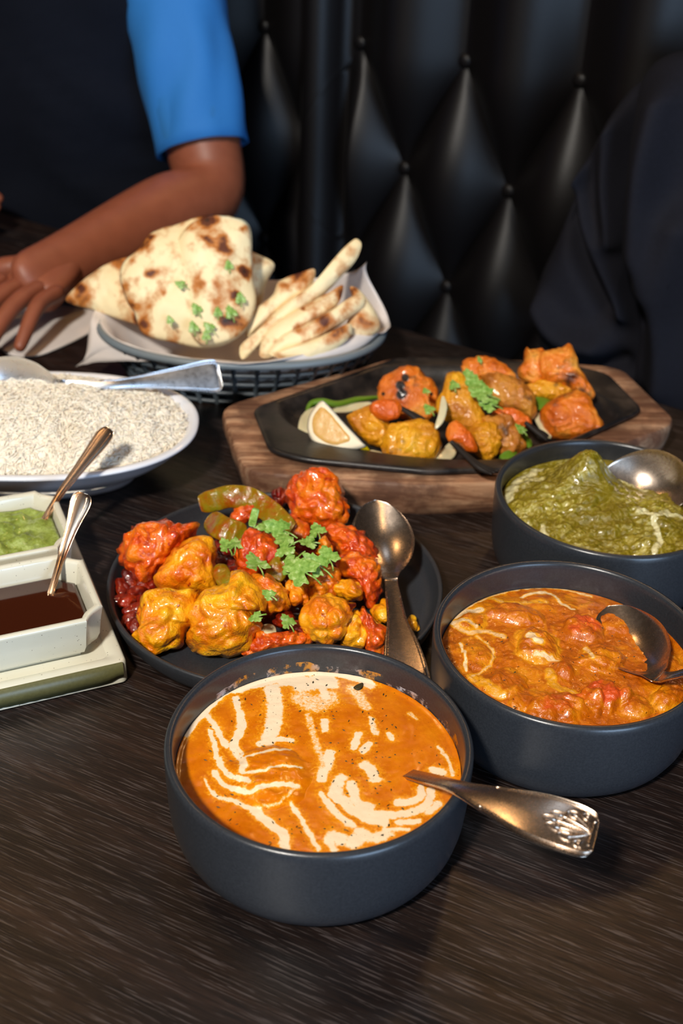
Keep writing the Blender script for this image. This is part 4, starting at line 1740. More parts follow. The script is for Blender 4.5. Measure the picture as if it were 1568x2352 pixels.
def lemon():
    root = empty('lemon_wedge', P(765, 1040, ZP))
    tag(root, 'pale lemon wedge leaning at the left end of the sizzler', 'lemon')
    # half disc cut face towards the viewer
    p0 = P(765, 990, .043)
    n = unit(np.array([-.25, -.75, .62]))
    face = [(737, 921), (752, 930), (793, 975), (830, 1014), (838, 1026), (800, 1034), (760, 1032), (722, 1018), (706, 990), (708, 960), (720, 938)]
    v, f = slab(face, p0, n, .004, rings=6, nseg=64, edge=10)
    link_mesh('pith', v, f, M['lemon_pith'], root)
    pulp = [(739, 932), (758, 946), (790, 985), (808, 1008), (798, 1020), (768, 1025), (734, 1012), (716, 990), (715, 962), (724, 944)]
    v, f = slab(pulp, p0 + n * .0012, n, .0034, rings=6, nseg=48, edge=8, bump=.0006, bump_scale=150)
    link_mesh('pulp', v, f, M['lemon_pulp'], root)
    # rind: back of the wedge, bulging under and behind the cut face
    loop = catmull(np.array([PP(x, y, p0, n) for x, y in face]), 64, True)
    c = loop.mean(0)
    ridge = np.array([PP(x, y, p0, n) for x, y in ((737, 921), (845, 1040))])
    rings = []
    for s in np.linspace(0, 1, 12):
        a = s * math.pi / 2
        q = c + (loop - c) * math.cos(a) * 1.01
        q = q - n * .017 * math.sin(a) + np.array([0.012, -.004, -.013]) * math.sin(a) * 1.0
        rings.append(q - n * .0015)
    v, f = loft(rings, cap_start=False)
    link_mesh('rind', v, f, M['lemon_rind'], root)


lemon()


def strip(name, label, cat, group, pts, w, th, mat, upv=(0, -.4, 1), n=24, taper=.7, cup=.0):
    """ribbon of vegetable along (px,py,z) points"""
    path = catmull(np.array([P(*p) for p in pts]), n)
    tan = np.gradient(path, axis=0)
    rings = []
    for i in range(n):
        t_ = unit(tan[i])
        u_ = unit(np.asarray(upv) - t_ * (np.asarray(upv) @ t_))
        sd = np.cross(t_, u_)
        k = (1 - (abs(2 * i / (n - 1) - 1)) ** (3 if taper > .4 else 9) * taper)
        ang = np.linspace(0, 2 * np.pi, 20, endpoint=False)
        cx_ = np.sign(np.cos(ang)) * np.abs(np.cos(ang)) ** .6
        sy_ = np.sign(np.sin(ang)) * np.abs(np.sin(ang)) ** .6
        rings.append(path[i] + np.outer(cx_ * w * k, sd) + np.outer(sy_ * th * k ** .5 - cup * cx_ ** 2, u_))
    v, f = loft(rings)
    v = v + np.asarray(unit(upv))[None] * (fbm(v, 110 if cup == 0 else 75, n + len(label), 3) * min(w, .008) * (.28 if cup == 0 else .75))[:, None]
    o = link_mesh(name, v, f, M[mat])
    return tag(o, label, cat, group)


ON = 'onion and pepper strips on the sizzler'
strip('onion_strip', 'white curved onion strip standing between the two prawns', 'onion', ON, [(1000, 985, .046), (1012, 962, .052), (1018, 935, .058), (1017, 912, .062)], .0030, .0012, 'onion')
strip('onion_strip', 'long onion strip under the right tip of the lemon wedge', 'onion', ON, [(830, 1052, .022), (850, 1045, .023), (872, 1048, .023), (900, 1054, .022)], .0042, .0014, 'onion')
strip('onion_strip', 'pale onion strip lying below the tailed prawn', 'onion', ON, [(985, 1060, .021), (1010, 1052, .023), (1030, 1040, .023), (1036, 1020, .024)], .0060, .0016, 'onion')
strip('onion_strip', 'onion strip peeking out behind the lemon wedge', 'onion', ON, [(705, 1008, .024), (698, 985, .027), (705, 958, .029), (722, 938, .030)], .0050, .0014, 'onion')
strip('onion_strip', 'onion strip beside the square golden tikka chunk', 'onion', ON, [(1228, 948, .030), (1240, 962, .029), (1252, 985, .026), (1262, 1005, .023)], .0050, .0016, 'onion')
strip('onion_strip', 'onion strip running behind the curled prawn', 'onion', ON, [(760, 945, .026), (800, 938, .026), (840, 932, .027), (865, 935, .027)], .0040, .0014, 'onion')
strip('pepper_strip', 'olive green pepper strip curving behind the lemon wedge', 'pepper', ON, [(702, 958, .026), (712, 930, .030), (735, 922, .032), (775, 928, .030), (820, 918, .030), (872, 912, .030)], .0026, .0022, 'pepper_fresh')
strip('pepper_strip', 'green pepper piece between the tikka chunks', 'pepper', ON, [(1232, 935, .034), (1245, 928, .036), (1262, 922, .036)], .0085, .0016, 'pepper_fresh')
strip('pepper_strip', 'green pepper strip poking out beside the spinach bowl', 'pepper', ON, [(1190, 990, .034), (1202, 1008, .031), (1218, 1026, .027)], .0048, .0016, 'pepper_fresh')
strip('pepper_strip', 'olive pepper piece behind the coriander sprig', 'pepper', ON, [(1080, 850, .058), (1082, 870, .057), (1088, 888, .052)], .0060, .0016, 'pepper_fresh')
strip('pepper_strip', 'small green pepper sliver beside the charred prawn tail', 'pepper', ON, [(1148, 1052, .024), (1170, 1044, .025), (1185, 1040, .024)], .0040, .0014, 'pepper_fresh')


# ================================================================== coriander leaves
def leaf(label, group, px, py, z, size, ang, seed, parent=None, n=None, name='coriander_leaf'):
    rg = np.random.default_rng(300 + seed)
    c = P(px, py, z)
    nn = unit(np.array([rg.normal() * .25, -.35 + rg.normal() * .2, 1])) if n is None else unit(n)
    e1 = unit(np.cross(nn, np.array([math.cos(ang), math.sin(ang), .1])))
    e2 = np.cross(nn, e1)
    m = 56
    pts = []
    for k in range(m):
        a = 2 * math.pi * k / m
        r_ = .70 + .14 * math.cos(3 * a) + .07 * math.cos(9 * a + 1) + .035 * math.cos(17 * a)
        if abs((a + math.pi) % (2 * math.pi) - math.pi) > 2.75:
            r_ *= .5
        pts.append(c + (e1 * math.cos(a) + e2 * math.sin(a) * .85) * r_ * size)
    v, f = slab(np.array(pts), c, nn, .0006, rings=6, nseg=112, px=False, bump=size * .22, bump_scale=1.0 / size * .8, seed=seed, edge=8)
    stem_ = [c - e1 * size * .3 + nn * .0003, c - e1 * size * .75, c - e1 * size * 1.15 + e2 * size * .1]
    sv, sf = tube(catmull(np.array(stem_), 8), .00055, 6)
    root = link_mesh(name, v, f, M['cilantro'])
    tag(root, label, 'leaf', group)
    link_mesh('stem', sv, sf, M['cilantro'], root)
    return root


GS = 'coriander on the sizzler'
for k, (px, py, z, s, a, lb) in enumerate([(1078, 868, .062, .011, .3, 'topmost leaf of the coriander sprig beside the brown chunk'), (1092, 888, .064, .013, .9, 'second leaf down the coriander sprig on the sizzler'), (1108, 905, .064, .013, 1.3, 'third leaf down the coriander sprig on the sizzler'),
                                           (1122, 928, .058, .011, 1.1, 'lowest leaf of the coriander sprig on the sizzler'), (1042, 885, .066, .007, .2, 'coriander leaf on the tall yellow prawn left of the sprig'), (1101, 826, .072, .004, .4, 'tiny coriander bit on top of the ridged orange slice'),
                                           (985, 940, .054, .007, .6, 'coriander leaf beside the upright white onion strip'), (978, 898, .060, .005, .3, 'small coriander bit on the charred back left piece'), (1195, 985, .048, .007, .8, 'coriander leaf on the orange banded prawn'), (1020, 930, .050, .007, .4, 'coriander leaf behind the upright white onion strip')]):
    leaf(lb, GS, px, py, z, s, a, k)

# ================================================================== cauliflower plate
PC = np.array([-.0422, .6695])
PR = .1122
prof = [(0, .0012), (.088, .0012), (.090, 0), (.095, 0), (.1005, .0012), (.1060, .0050), (.1095, .0105), (.1115, .0170), (.1122, .0205), (.1119, .0216), (.1108, .0220), (.1096, .0216), (.1088, .0200), (.1070, .0130), (.1035, .0085), (.0980, .0062), (.06, .0058), (0, .0058)]
v, f = lathe(prof, (PC[0], PC[1], 0), 160)
o = link_mesh('dinner_plate', v, f, M['charcoal_plate'], origin=(PC[0], PC[1], 0))
tag(o, 'round matt charcoal plate with a raised rim holding saucy cauliflower', 'plate')

# dark sauce spread on the plate, under and between the florets
th = np.linspace(0, 2 * np.pi, 220, endpoint=False)
sc_ = P(600, 1312, .012)[:2]
rings = []
outl = .060 + .008 * np.sin(3 * th + 1) + .006 * np.sin(7 * th)
lim = []
for a in th:
    d = np.array([math.cos(a), math.sin(a)])
    b_ = (sc_ - PC) @ d
    lim.append(-b_ + math.sqrt(b_ * b_ - ((sc_ - PC) @ (sc_ - PC) - .098 ** 2)))
outl = np.minimum(outl * np.where(np.cos(th) < -.75, 1.4, .98), np.array(lim))
for s in np.linspace(1, .02, 60):
    q = np.stack([sc_[0] + outl * s * np.cos(th), sc_[1] + outl * s * np.sin(th), 0 * th], -1)
    h = .0062 + .018 * (1 - s * s) + (.004 * fbm(q, 60, 81, 4, .65) + .0022 * fbm(q, 190, 83, 3)) * min(1, (1 - s) * 8 + .08)
    q[:, 2] = np.maximum(h, .0059)
    rings.append(q)
v, f = loft([rings[0] * np.array([1, 1, 0]) + UP * .0060] + rings)
o = link_mesh('chilli_sauce', v, [q for q in f], M['gobi_sauce'])
tag(o, 'sticky dark red chilli sauce spread under the cauliflower florets', 'sauce')

GG = 'sauced cauliflower florets on the plate'
FL = [  # px, py, z, half width px, half depth m, half height m, material, seed, rotation, lumps, label
    (362, 1272, .034, 82, .021, .020, 'gobi_red', 1, (.1, .25, .5), 10, 'red orange cauliflower floret at the left edge of the plate'),
    (432, 1302, .034, 68, .019, .021, 'gobi_orange', 2, (.1, -.1, .2), 6, 'smooth orange cauliflower floret beside the leftmost red one'),
    (380, 1428, .024, 76, .022, .017, 'gobi_yellow', 3, (.1, .1, .3), 10, 'yellow cauliflower floret with a dark hole at the lower left'),
    (520, 1408, .030, 86, .026, .026, 'gobi_yellow', 4, (.2, .1, -.3), 14, 'largest yellow cauliflower floret at the front of the plate'),
    (728, 1148, .040, 66, .018, .021, 'gobi_red', 5, (.1, 0, .2), 13, 'knobbly red orange floret at the far edge of the plate'),
    (620, 1290, .036, 54, .016, .014, 'gobi_red', 6, (0, 0, .3), 10, 'red floret in the centre under the coriander'),
    (745, 1345, .036, 46, .013, .014, 'gobi_orange', 7, (0, .2, 0), 9, 'orange floret just right of the coriander heap'),
    (746, 1255, .046, 24, .008, .008, 'gobi_orange', 8, (0, 0, 0), 3, 'small round orange floret above the coriander'),
    (682, 1352, .036, 24, .009, .013, 'gobi_orange', 9, (.2, .3, 0), 5, 'narrow orange floret below the coriander'),
    (802, 1362, .036, 28, .010, .011, 'gobi_yellow', 10, (0, .2, .2), 5, 'small yellow floret in front of the dark red cluster'),
    (800, 1252, .036, 62, .018, .016, 'gobi_red', 11, (0, .35, .2), 14, 'dark red floret cluster beside the spoon bowl'),
    (828, 1322, .032, 50, .017, .018, 'gobi_red', 12, (.1, .3, 0), 14, 'dark red floret lower beside the spoon neck'),
    (750, 1420, .032, 54, .016, .017, 'gobi_orange', 13, (.1, 0, 0), 8, 'rounded orange yellow floret near the front bowl rim'),
    (806, 1450, .026, 34, .013, .014, 'gobi_yellow', 14, (0, .3, 0), 8, 'yellow floret stalk behind the front bowl'),
    (852, 1462, .024, 38, .014, .014, 'gobi_red', 15, (0, .2, .2), 11, 'reddish floret beside the spoon handle'),
    (636, 1368, .034, 42, .015, .015, 'gobi_orange', 16, (0, .1, 0), 8, 'orange floret behind the largest yellow one'),
    (655, 1468, .018, 72, .012, .009, 'gobi_red', 17, (0, 0, .1), 12, 'low red floret strip behind the front bowl rim'),
    (568, 1335, .026, 30, .012, .010, 'gobi_yellow', 18, (0, 0, 0), 6, 'small yellow floret between the two large front ones'),
    (880, 1408, .018, 36, .014, .008, 'gobi_yellow', 19, (0, 0, .3), 6, 'flat yellow piece under the plate spoon'),
    (946, 1434, .011, 22, .010, .0045, 'gobi_yellow', 20, (0, 0, .2), 3, 'smooth yellow piece right of the plate spoon handle'),
    (560, 1175, .040, 40, .012, .010, 'gobi_red', 21, (0, 0, 0), 9, 'red glazed floret tucked under the pepper strip'),
    (675, 1215, .034, 46, .014, .012, 'gobi_red', 22, (0, 0, 0), 10, 'red floret between the pepper strip and the far floret'),
    (640, 1148, .024, 26, .010, .010, 'gobi_sauce', 23, (0, 0, 0), 8, 'dark saucy floret left of the far knobbly floret'),
]
CP, CQ = (220, 1100, 3.92), (560, 1060, 3.564)
OUT = {  # silhouettes of the larger florets: outline, crop, base height, thickness
    1: ([(400, 440), (480, 412), (600, 400), (720, 420), (830, 425), (905, 440), (870, 500), (800, 580), (720, 670), (650, 750), (570, 810), (510, 900), (430, 935), (370, 870), (300, 820), (250, 760), (232, 680), (260, 570), (320, 500)], CP, .014, .040),
    2: ([(980, 530), (1060, 590), (1085, 660), (1060, 760), (1080, 900), (1060, 1005), (960, 1030), (840, 1015), (700, 1005), (590, 995), (542, 900), (580, 830), (650, 750), (700, 660), (790, 590), (880, 540)], CP, .017, .040),
    3: ([(520, 1005), (650, 1000), (800, 1015), (890, 1030), (885, 1120), (870, 1230), (885, 1300), (800, 1340), (770, 1430), (700, 1500), (560, 1565), (500, 1560), (420, 1500), (355, 1430), (358, 1380), (405, 1330), (385, 1230), (400, 1150), (450, 1060)], CP, .0075, .034),
    4: ([(1230, 860), (1330, 835), (1385, 890), (1440, 950), (1505, 1020), (1535, 1120), (1515, 1200), (1440, 1190), (1420, 1230), (1480, 1290), (1490, 1350), (1430, 1400), (1400, 1500), (1280, 1560), (1130, 1580), (980, 1560), (900, 1520), (840, 1450), (832, 1390), (885, 1330), (870, 1240), (890, 1150), (950, 1060), (1080, 985), (1190, 955), (1225, 920)], CP, .008, .046),
    5: ([(385, 160), (440, 120), (530, 88), (640, 78), (720, 118), (775, 170), (795, 260), (825, 350), (845, 410), (805, 520), (740, 570), (640, 565), (520, 520), (420, 475), (390, 390), (358, 300), (375, 230)], CQ, .020, .040),
    6: ([(-60, 700), (40, 590), (150, 570), (260, 660), (270, 800), (190, 910), (60, 930), (-40, 880)], CQ, .028, .030),
    7: ([(495, 1000), (560, 915), (640, 870), (740, 890), (795, 970), (770, 1070), (700, 1115), (560, 1120), (495, 1060)], CQ, .022, .030),
    9: ([(365, 990), (400, 925), (440, 975), (490, 1020), (525, 1090), (505, 1155), (420, 1160), (355, 1090)], CQ, .024, .018),
    10: ([(780, 990), (880, 975), (955, 1030), (945, 1115), (860, 1130), (765, 1080)], CQ, .025, .022),
    11: ([(660, 570), (760, 525), (880, 555), (980, 605), (1055, 700), (1085, 780), (1060, 830), (900, 830), (780, 780), (740, 690), (640, 620)], CQ, .024, .034),
    12: ([(790, 780), (950, 770), (1085, 820), (1115, 950), (1115, 1060), (1080, 1160), (1020, 1200), (960, 1090), (930, 1000), (860, 970), (785, 920)], CQ, .012, .034),
    13: ([(515, 1180), (600, 1105), (720, 1105), (825, 1145), (875, 1230), (855, 1330), (805, 1440), (700, 1490), (580, 1470), (495, 1380), (480, 1270)], CQ, .014, .036),
    14: ([(860, 1290), (930, 1220), (965, 1290), (985, 1400), (975, 1520), (860, 1540), (790, 1480), (835, 1380)], CQ, .008, .024),
    15: ([(970, 1205), (1060, 1300), (1175, 1395), (1180, 1480), (1150, 1570), (1010, 1560), (995, 1420), (950, 1300)], CQ, .007, .026),
    16: ([(100, 960), (200, 940), (290, 1000), (345, 1080), (360, 1180), (280, 1230), (190, 1210), (165, 1090), (110, 1020)], CQ, .024, .030),
    17: ([(110, 1420), (300, 1405), (490, 1410), (520, 1490), (300, 1530), (60, 1590), (0, 1560)], CQ, .008, .020),
}
for (px, py, z, wx, wy, dz, mat, sd_, rot, lm, lab) in FL:
    if sd_ in OUT:
        ol, cr_, zb, th_ = OUT[sd_]
        v, f = pillow(crop(ol, *cr_), zb, th_, seed=100 + sd_, amp=.0026 if sd_ not in (2,) else .0016, scale=92 if mat != 'gobi_red' else 112)
        o = link_mesh('cauliflower_floret', v, f, M[mat], attrs={'relief': LASTH[0]})
        tag(o, lab, 'cauliflower', GG)
        continue
    v, f = px_blob(px, py, z, wx, wy, dz, seed=sd_, rot=rot, lumps=lm, lump_r=.44, spread=.60, rough=.07, rough_scale=2.6, core=.60)
    mn = v[:, 2].min()
    if mn < .0063:
        v[:, 2] += .0063 - mn
    o = link_mesh('cauliflower_floret', v, f, M[mat])
    tag(o, lab, 'cauliflower', GG)

GO = 'sauce soaked onion bits on the plate'
OLB = {9: 'dark red onion bit under the largest coriander leaf', 10: 'dark red onion bit below the upright coriander stalk', 11: 'dark red onion bit between the largest yellow floret and the rounded one',
       12: 'dark red onion bit left of the rounded orange yellow floret', 13: 'dark red onion bit under the leftmost coriander leaf', 14: 'dark red onion bit at the inner side of the long pepper slice',
       15: 'dark red onion bit right of the rounded orange yellow floret'}
rg = np.random.default_rng(44)
for k, (px, py, w_) in enumerate([(300, 1330, 24), (312, 1362, 26), (290, 1380, 22), (318, 1400, 24), (300, 1420, 24), (340, 1350, 22), (285, 1350, 18), (335, 1380, 22), (310, 1440, 20), (700, 1300, 20), (590, 1240, 24), (655, 1420, 28), (690, 1440, 24), (530, 1260, 26), (600, 1215, 22), (790, 1400, 20)]):
    zz = .013 if px < 400 else .034
    if py > 1400 and px > 500:
        zz = .022
    v, f = px_blob(px, py, zz, w_ * 1.2, .011, .006, seed=60 + k, lumps=3, rot=(rg.normal() * .4, rg.normal() * .4, rg.uniform(0, 3)), rough=.1, sub=4)
    mn = v[:, 2].min()
    if mn < .0063:
        v[:, 2] += .0063 - mn
    o = link_mesh('onion_bit', v, f, M['gobi_sauce'])
    tag(o, OLB.get(k, 'dark red glazed onion bit in the cluster at the left rim of the plate'), 'onion', GO)

strip('pepper_slice', 'long curved green pepper slice at the back of the plate', 'pepper', 'pepper slices on the plate', [(458, 1158, .042), (490, 1150, .046), (530, 1140, .050), (575, 1146, .050), (615, 1172, .048), (650, 1205, .045), (668, 1218, .042)], .0080, .0012, 'pepper', (0, -.9, .5), 44, .30, .0008)
strip('pepper_slice', 'short olive pepper slice above the left florets', 'pepper', 'pepper slices on the plate', [(478, 1190, .040), (505, 1210, .044), (535, 1222, .044), (562, 1232, .040)], .0085, .0012, 'pepper', (0, -.8, .6), 36, .35, .0008)
strip('pepper_slice', 'green pepper slice half hidden under the coriander', 'pepper', 'pepper slices on the plate', [(628, 1330, .036), (640, 1302, .042), (665, 1290, .044), (690, 1285, .042)], .0070, .0015, 'pepper', (0, -.8, .6), 30, .35, .0025)
strip('pepper_slice', 'green pepper sliver left of the coriander heap', 'pepper', 'pepper slices on the plate', [(498, 1300, .036), (512, 1325, .036), (525, 1345, .034)], .0060, .0014, 'pepper', (0, -.8, .6), 26, .35, .0020)
strip('onion_strip', 'pale onion piece in the sauce behind the front bowl', 'onion', None, [(602, 1440, .022), (617, 1447, .023), (632, 1455, .022)], .0042, .0016, 'onion')

GC = 'coriander on the cauliflower'
PLV = [(588, 1292, .053, .012, .5, 'broad coriander leaf left of the heap, on the red centre floret'), (640, 1215, .058, .012, 1.5, 'coriander leaf below the foot of the upright stalk'), (652, 1238, .055, .010, .2, 'coriander leaf in the middle of the upper leaf group'),
       (612, 1210, .058, .010, 2.0, 'pale coriander leaf touching the foot of the upright stalk'), (690, 1310, .056, .016, .9, 'largest coriander leaf at the bottom of the heap'), (672, 1296, .055, .011, 2.6, 'coriander leaf tucked behind the largest leaf'),
       (726, 1295, .056, .012, 1.2, 'coriander leaf right of the largest leaf'), (752, 1278, .058, .011, .4, 'rightmost coriander leaf of the heap, on the dark red cluster'), (708, 1246, .052, .008, 1.8, 'coriander leaf left of the small round floret'),
       (728, 1218, .052, .009, .3, 'coriander leaf under the far knobbly floret'), (540, 1250, .050, .009, .1, 'coriander leaf just under the short pepper slice'), (520, 1252, .049, .008, .6, 'leftmost coriander leaf, above the smooth orange floret'),
       (617, 1366, .048, .006, 1.0, 'small coriander leaf above the largest yellow floret'), (660, 1428, .034, .007, .7, 'coriander leaf in the sauce behind the front bowl rim'), (588, 1418, .044, .006, 1.7, 'dark coriander leaf at the right edge of the largest yellow floret'),
       (655, 1262, .056, .009, 2.2, 'coriander leaf between the upper and lower leaf groups')]
for k, (px, py, z, s, a, lb) in enumerate(PLV):
    leaf(lb, GC, px, py, z, s, a, 40 + k)


strip('coriander_stalk', 'pale green coriander stalk standing on the cauliflower heap', 'stalk', None, [(578, 1208, .060), (582, 1190, .066), (588, 1168, .072)], .0026, .0009, 'cilantro', (0, -1, .4), 14, .2)

# ================================================================== bread basket
KC = np.array([-.097, 1.024])
KA, KB, KH = .128, .087, .050
BSK = empty('bread_basket', (KC[0], KC[1], 0))
tag(BSK, 'grey oval plastic basket of naan lined with paper', 'basket')


def krow(z, out=0.0, n=120):
    t_ = z / KH
    return oval(KC, KA - .026 * (1 - t_) + out, KB - .026 * (1 - t_) + out, z, n, 0, 2.15)


v, f = tube(krow(KH), .0036, 10, closed=True)
link_mesh('rim', v, f, M['grey_plastic_rim'], BSK)
for z in (.003, .0145, .026, .0375):
    v, f = tube(krow(z), .0019, 8, closed=True)
    link_mesh('hoop', v, f, M['grey_plastic'], BSK)
lo, hi = krow(.001, n=44), krow(KH, n=44)
unit_bar = None
for k in range(44):
    v, f = tube(np.array([lo[k], lo[k] * .5 + hi[k] * .5, hi[k]]), .0022, 6)
    link_mesh('rib', v, f, M['grey_plastic'], BSK)
v, f = loft([krow(.0012) * np.array([1, 1, 1]), krow(.0030)])
link_mesh('base', v, f, M['grey_plastic'], BSK)

# greaseproof liner: a square sheet pressed into the basket, corners sticking out
corner = {45: P(842, 602, .105), 132: P(500, 640, .085), 225: P(172, 845, .012), 318: P(858, 745, .060)}
NL = 144
tl = np.linspace(0, 360, NL, endpoint=False)
angs = sorted(corner)
sheet = []
base_r = oval(KC, KA - .040, KB - .040, .0055, NL, 0, 2.15)
rim_r = oval(KC, KA - .004, KB - .004, KH + .003, NL, 0, 2.15)
lip_r = oval(KC, KA + .006, KB + .006, KH + .006, NL, 0, 2.15)
rows = [np.tile(np.array([[KC[0], KC[1], .0055]]), (NL, 1)) + (base_r - np.array([KC[0], KC[1], .0055])) * s for s in (.02, .5, 1)]
for s in (.25, .5, .75, 1.0):
    q = base_r + (rim_r - base_r) * s
    rows.append(q)
for s in (.25, .5, .75, 1.0):
    q = lip_r.copy() if False else rim_r.copy()
    for k, a in enumerate(tl):
        # nearest corner weight
        best, wt = None, 0
        for ca in angs:
            dlt = abs((a - ca + 180) % 360 - 180)
            w_ = max(0, 1 - dlt / 40.0)
            if w_ > wt:
                best, wt = ca, w_
        tgt = lip_r[k]
        if best is not None:
            tgt = lip_r[k] + (corner[best] - lip_r[k]) * (wt ** 1.1)
        q[k] = rim_r[k] + (tgt - rim_r[k]) * s + UP * (.006 * math.sin(math.pi * s) * wt)
    rows.append(q)
v = np.concatenate(rows)
v = v + (np.array([0, 0, 1.0])[None] * (.0022 * fbm(v, 45, 91, 3))[:, None])
f = grid_faces(len(rows), NL, close_v=True)
o = link_mesh('paper_liner', v, f, M['paper'])
m_ = o.modifiers.new('thick', 'SOLIDIFY')
m_.thickness = .0004
tag(o, 'pale greaseproof paper liner with corners sticking out of the basket', 'paper')

# loose paper sheet by the man's hand
sheet_px = [(70, 690), (150, 690), (228, 735), (215, 752), (160, 780), (75, 820), (20, 800), (30, 730)]
pts = np.array([P(x, y, .0012) for x, y in [(20, 700), (232, 712), (222, 755), (72, 822), (-10, 790)]])
v, f = slab(pts[:, :], pts.mean(0), (0, 0, 1), .0006, rings=8, nseg=60, px=False, bump=.0006, bump_scale=20, edge=30)
o = link_mesh('paper_napkin', v, f, M['paper'])
tag(o, "pale paper napkin on the table under the man's hand", 'napkin')

# ---- naan
NN_ = 'naan breads in the basket'
NO = (100, 460, 1.96)


def cpx(pts, ox, oy, sc):
    return [(ox + x / sc, oy + y / sc) for x, y in pts]


def brown_attr(v, spots, anchor, n, seed, edge_loop=None):
    br = np.zeros(len(v))
    for (cx, cy, r_, a_) in spots:
        c = PP(cx, cy, anchor, n)
        w_ = v + np.stack([pn(v, 90, 1), pn(v, 90, 2), pn(v, 90, 3)], -1) * .004
        d = np.linalg.norm((w_ - c) - np.outer((w_ - c) @ n, n), axis=1)
        br = np.maximum(br, a_ * np.exp(-(d / (r_ * m_per_px(c))) ** 2))
    return br


def naan(label, outline, anchor, n, thick, seed, name='naan', bump=.004, bend=.006, spots=(), **kw):
    v, f = slab(outline, anchor, n, thick, rings=22, nseg=120, bump=bump, bump_scale=38, seed=seed, bend=bend, edge=3.0, puff=.5, **kw)
    o = link_mesh(name, v, f, M['naan'], attrs={'brown': brown_attr(v, spots, anchor + unit(n) * bend, unit(n), seed)})
    tag(o, label, 'bread', NN_)
    return o


BSP = [(480, 500, 24, 1.1), (560, 622, 17, 1.15), (520, 738, 13, 1.0), (475, 556, 14, .9), (548, 682, 15, .95), (515, 565, 20, .95), (455, 655, 22, .7), (470, 545, 26, .55), (320, 560, 26, .6), (300, 600, 22, .75), (310, 640, 20, .8), (340, 628, 16, .85), (290, 650, 16, .8), (330, 745, 14, .6), (300, 690, 14, .6), (345, 540, 14, .7), (565, 520, 12, .7), (380, 670, 9, .6), (440, 560, 12, .35), (500, 660, 16, .55), (560, 590, 20, .5), (545, 655, 30, .5)]
nf = unit(np.array([.05, -.80, .58]))
big = [(320, 570), (350, 532), (420, 509), (470, 495), (522, 497), (572, 517), (579, 590), (581, 640), (588, 690), (572, 745), (530, 786), (470, 800), (400, 788), (330, 768), (308, 720), (290, 690), (275, 640), (283, 602)]
BIG = naan('largest naan with brown blisters and herbs standing up in the basket', big, P(430, 790, .050), nf, .012, 3, bend=.012, spots=BSP)
fold = [(405, 560), (440, 512), (480, 497), (522, 498), (570, 518), (577, 590), (579, 640), (586, 690), (570, 743), (530, 782), (470, 794), (440, 770), (420, 700), (402, 620)]
v, f = slab(fold, P(430, 790, .050) + nf * .010, nf, .009, rings=18, nseg=100, bump=.003, bump_scale=45, seed=8, bend=.010, edge=2.5, puff=.5)
link_mesh('folded_flap', v, f, M['naan'], BIG, attrs={'brown': brown_attr(v, BSP, P(430, 790, .050) + nf * .018, nf, 8)})
naan('plain naan wedge with a pointed tip left of the big naan', [(152, 692), (180, 655), (232, 615), (292, 590), (345, 600), (350, 745), (300, 742), (225, 716)], P(300, 760, .052) + np.array([0, .022, 0]), unit(np.array([-.15, -.75, .62])), .010, 5, spots=[(185, 660, 12, .8), (215, 625, 16, .5), (160, 690, 12, .5), (280, 596, 30, .4), (320, 735, 16, .6)])
naan('naan corner showing behind the right edge of the big naan', [(540, 560), (580, 578), (630, 606), (612, 650), (598, 700), (560, 690)], P(560, 770, .052) + np.array([0, .030, 0]), nf, .010, 6)
SLK = [
    ('brown topped naan strip next to the big naan', [(1210, 325), (1150, 335), (1060, 370), (1030, 430), (960, 490), (922, 560), (925, 605), (990, 560), (1080, 490), (1180, 420)], .022, 11),
    ('long naan strip whose tip sticks up highest on the right', [(1405, 200), (1380, 195), (1320, 250), (1265, 330), (1180, 400), (1060, 490), (950, 600), (905, 640), (905, 690), (930, 690), (1010, 620), (1110, 540), (1230, 450), (1330, 350), (1390, 280), (1412, 225)], .012, 12),
    ('naan strip below the long upright one', [(1335, 395), (1280, 420), (1180, 475), (1060, 545), (1000, 610), (985, 690), (1040, 690), (1100, 620), (1220, 550), (1310, 480)], .002, 13),
    ('browned naan strip in the middle of the right stack', [(1425, 440), (1380, 440), (1290, 500), (1180, 560), (1080, 610), (1030, 680), (1090, 695), (1200, 640), (1330, 560), (1420, 490)], -.008, 14),
    ('lowest naan strip lying along the basket rim', [(1370, 560), (1280, 600), (1180, 640), (1050, 690), (1110, 715), (1200, 720), (1320, 660), (1370, 610)], -.016, 15),
    ('pale herb flecked naan end at the right of the basket', [(1380, 400), (1430, 420), (1500, 520), (1505, 580), (1440, 620), (1370, 640), (1365, 560), (1400, 480)], .006, 16),
]
SPK = [(680, 640, 22, .75), (655, 660, 18, .7), (700, 705, 8, .9), (770, 590, 10, .3), (790, 670, 20, .7), (740, 745, 22, .6), (690, 758, 18, .6), (800, 700, 16, .6), (770, 770, 26, .6), (810, 665, 12, .7), (640, 780, 14, .4), (830, 745, 14, .5), (720, 690, 26, .35)]
for lab, ol, dy, sd_ in SLK:
    ol = np.array(ol, float)
    ol = ol.mean(0) + (ol - ol.mean(0)) * 1.07
    naan(lab, cpx(ol, *NO), P(690, 800, .052) + np.array([0, dy, 0]), unit(np.array([.10, -.78, .60])), .0110, sd_, bump=.0025, bend=.004, spots=SPK)
GNL = 'chopped coriander on the naan'
for k, (px, py, s, a) in enumerate([(525, 610, .006, .3), (414, 653, .006, 1.4), (493, 645, .006, .5), (451, 710, .007, .8), (552, 686, .007, .2), (500, 718, .006, .1), (530, 718, .008, .6), (444, 752, .007, .4), (480, 752, .007, 1.1), (473, 772, .006, .2), (390, 735, .005, .5)]):
    p = PP(px, py, P(430, 790, .050) + nf * .0235, nf)
    leaf('small chopped coriander leaf stuck to the big naan', GNL, px, py, p[2], s, a, 70 + k, n=nf)

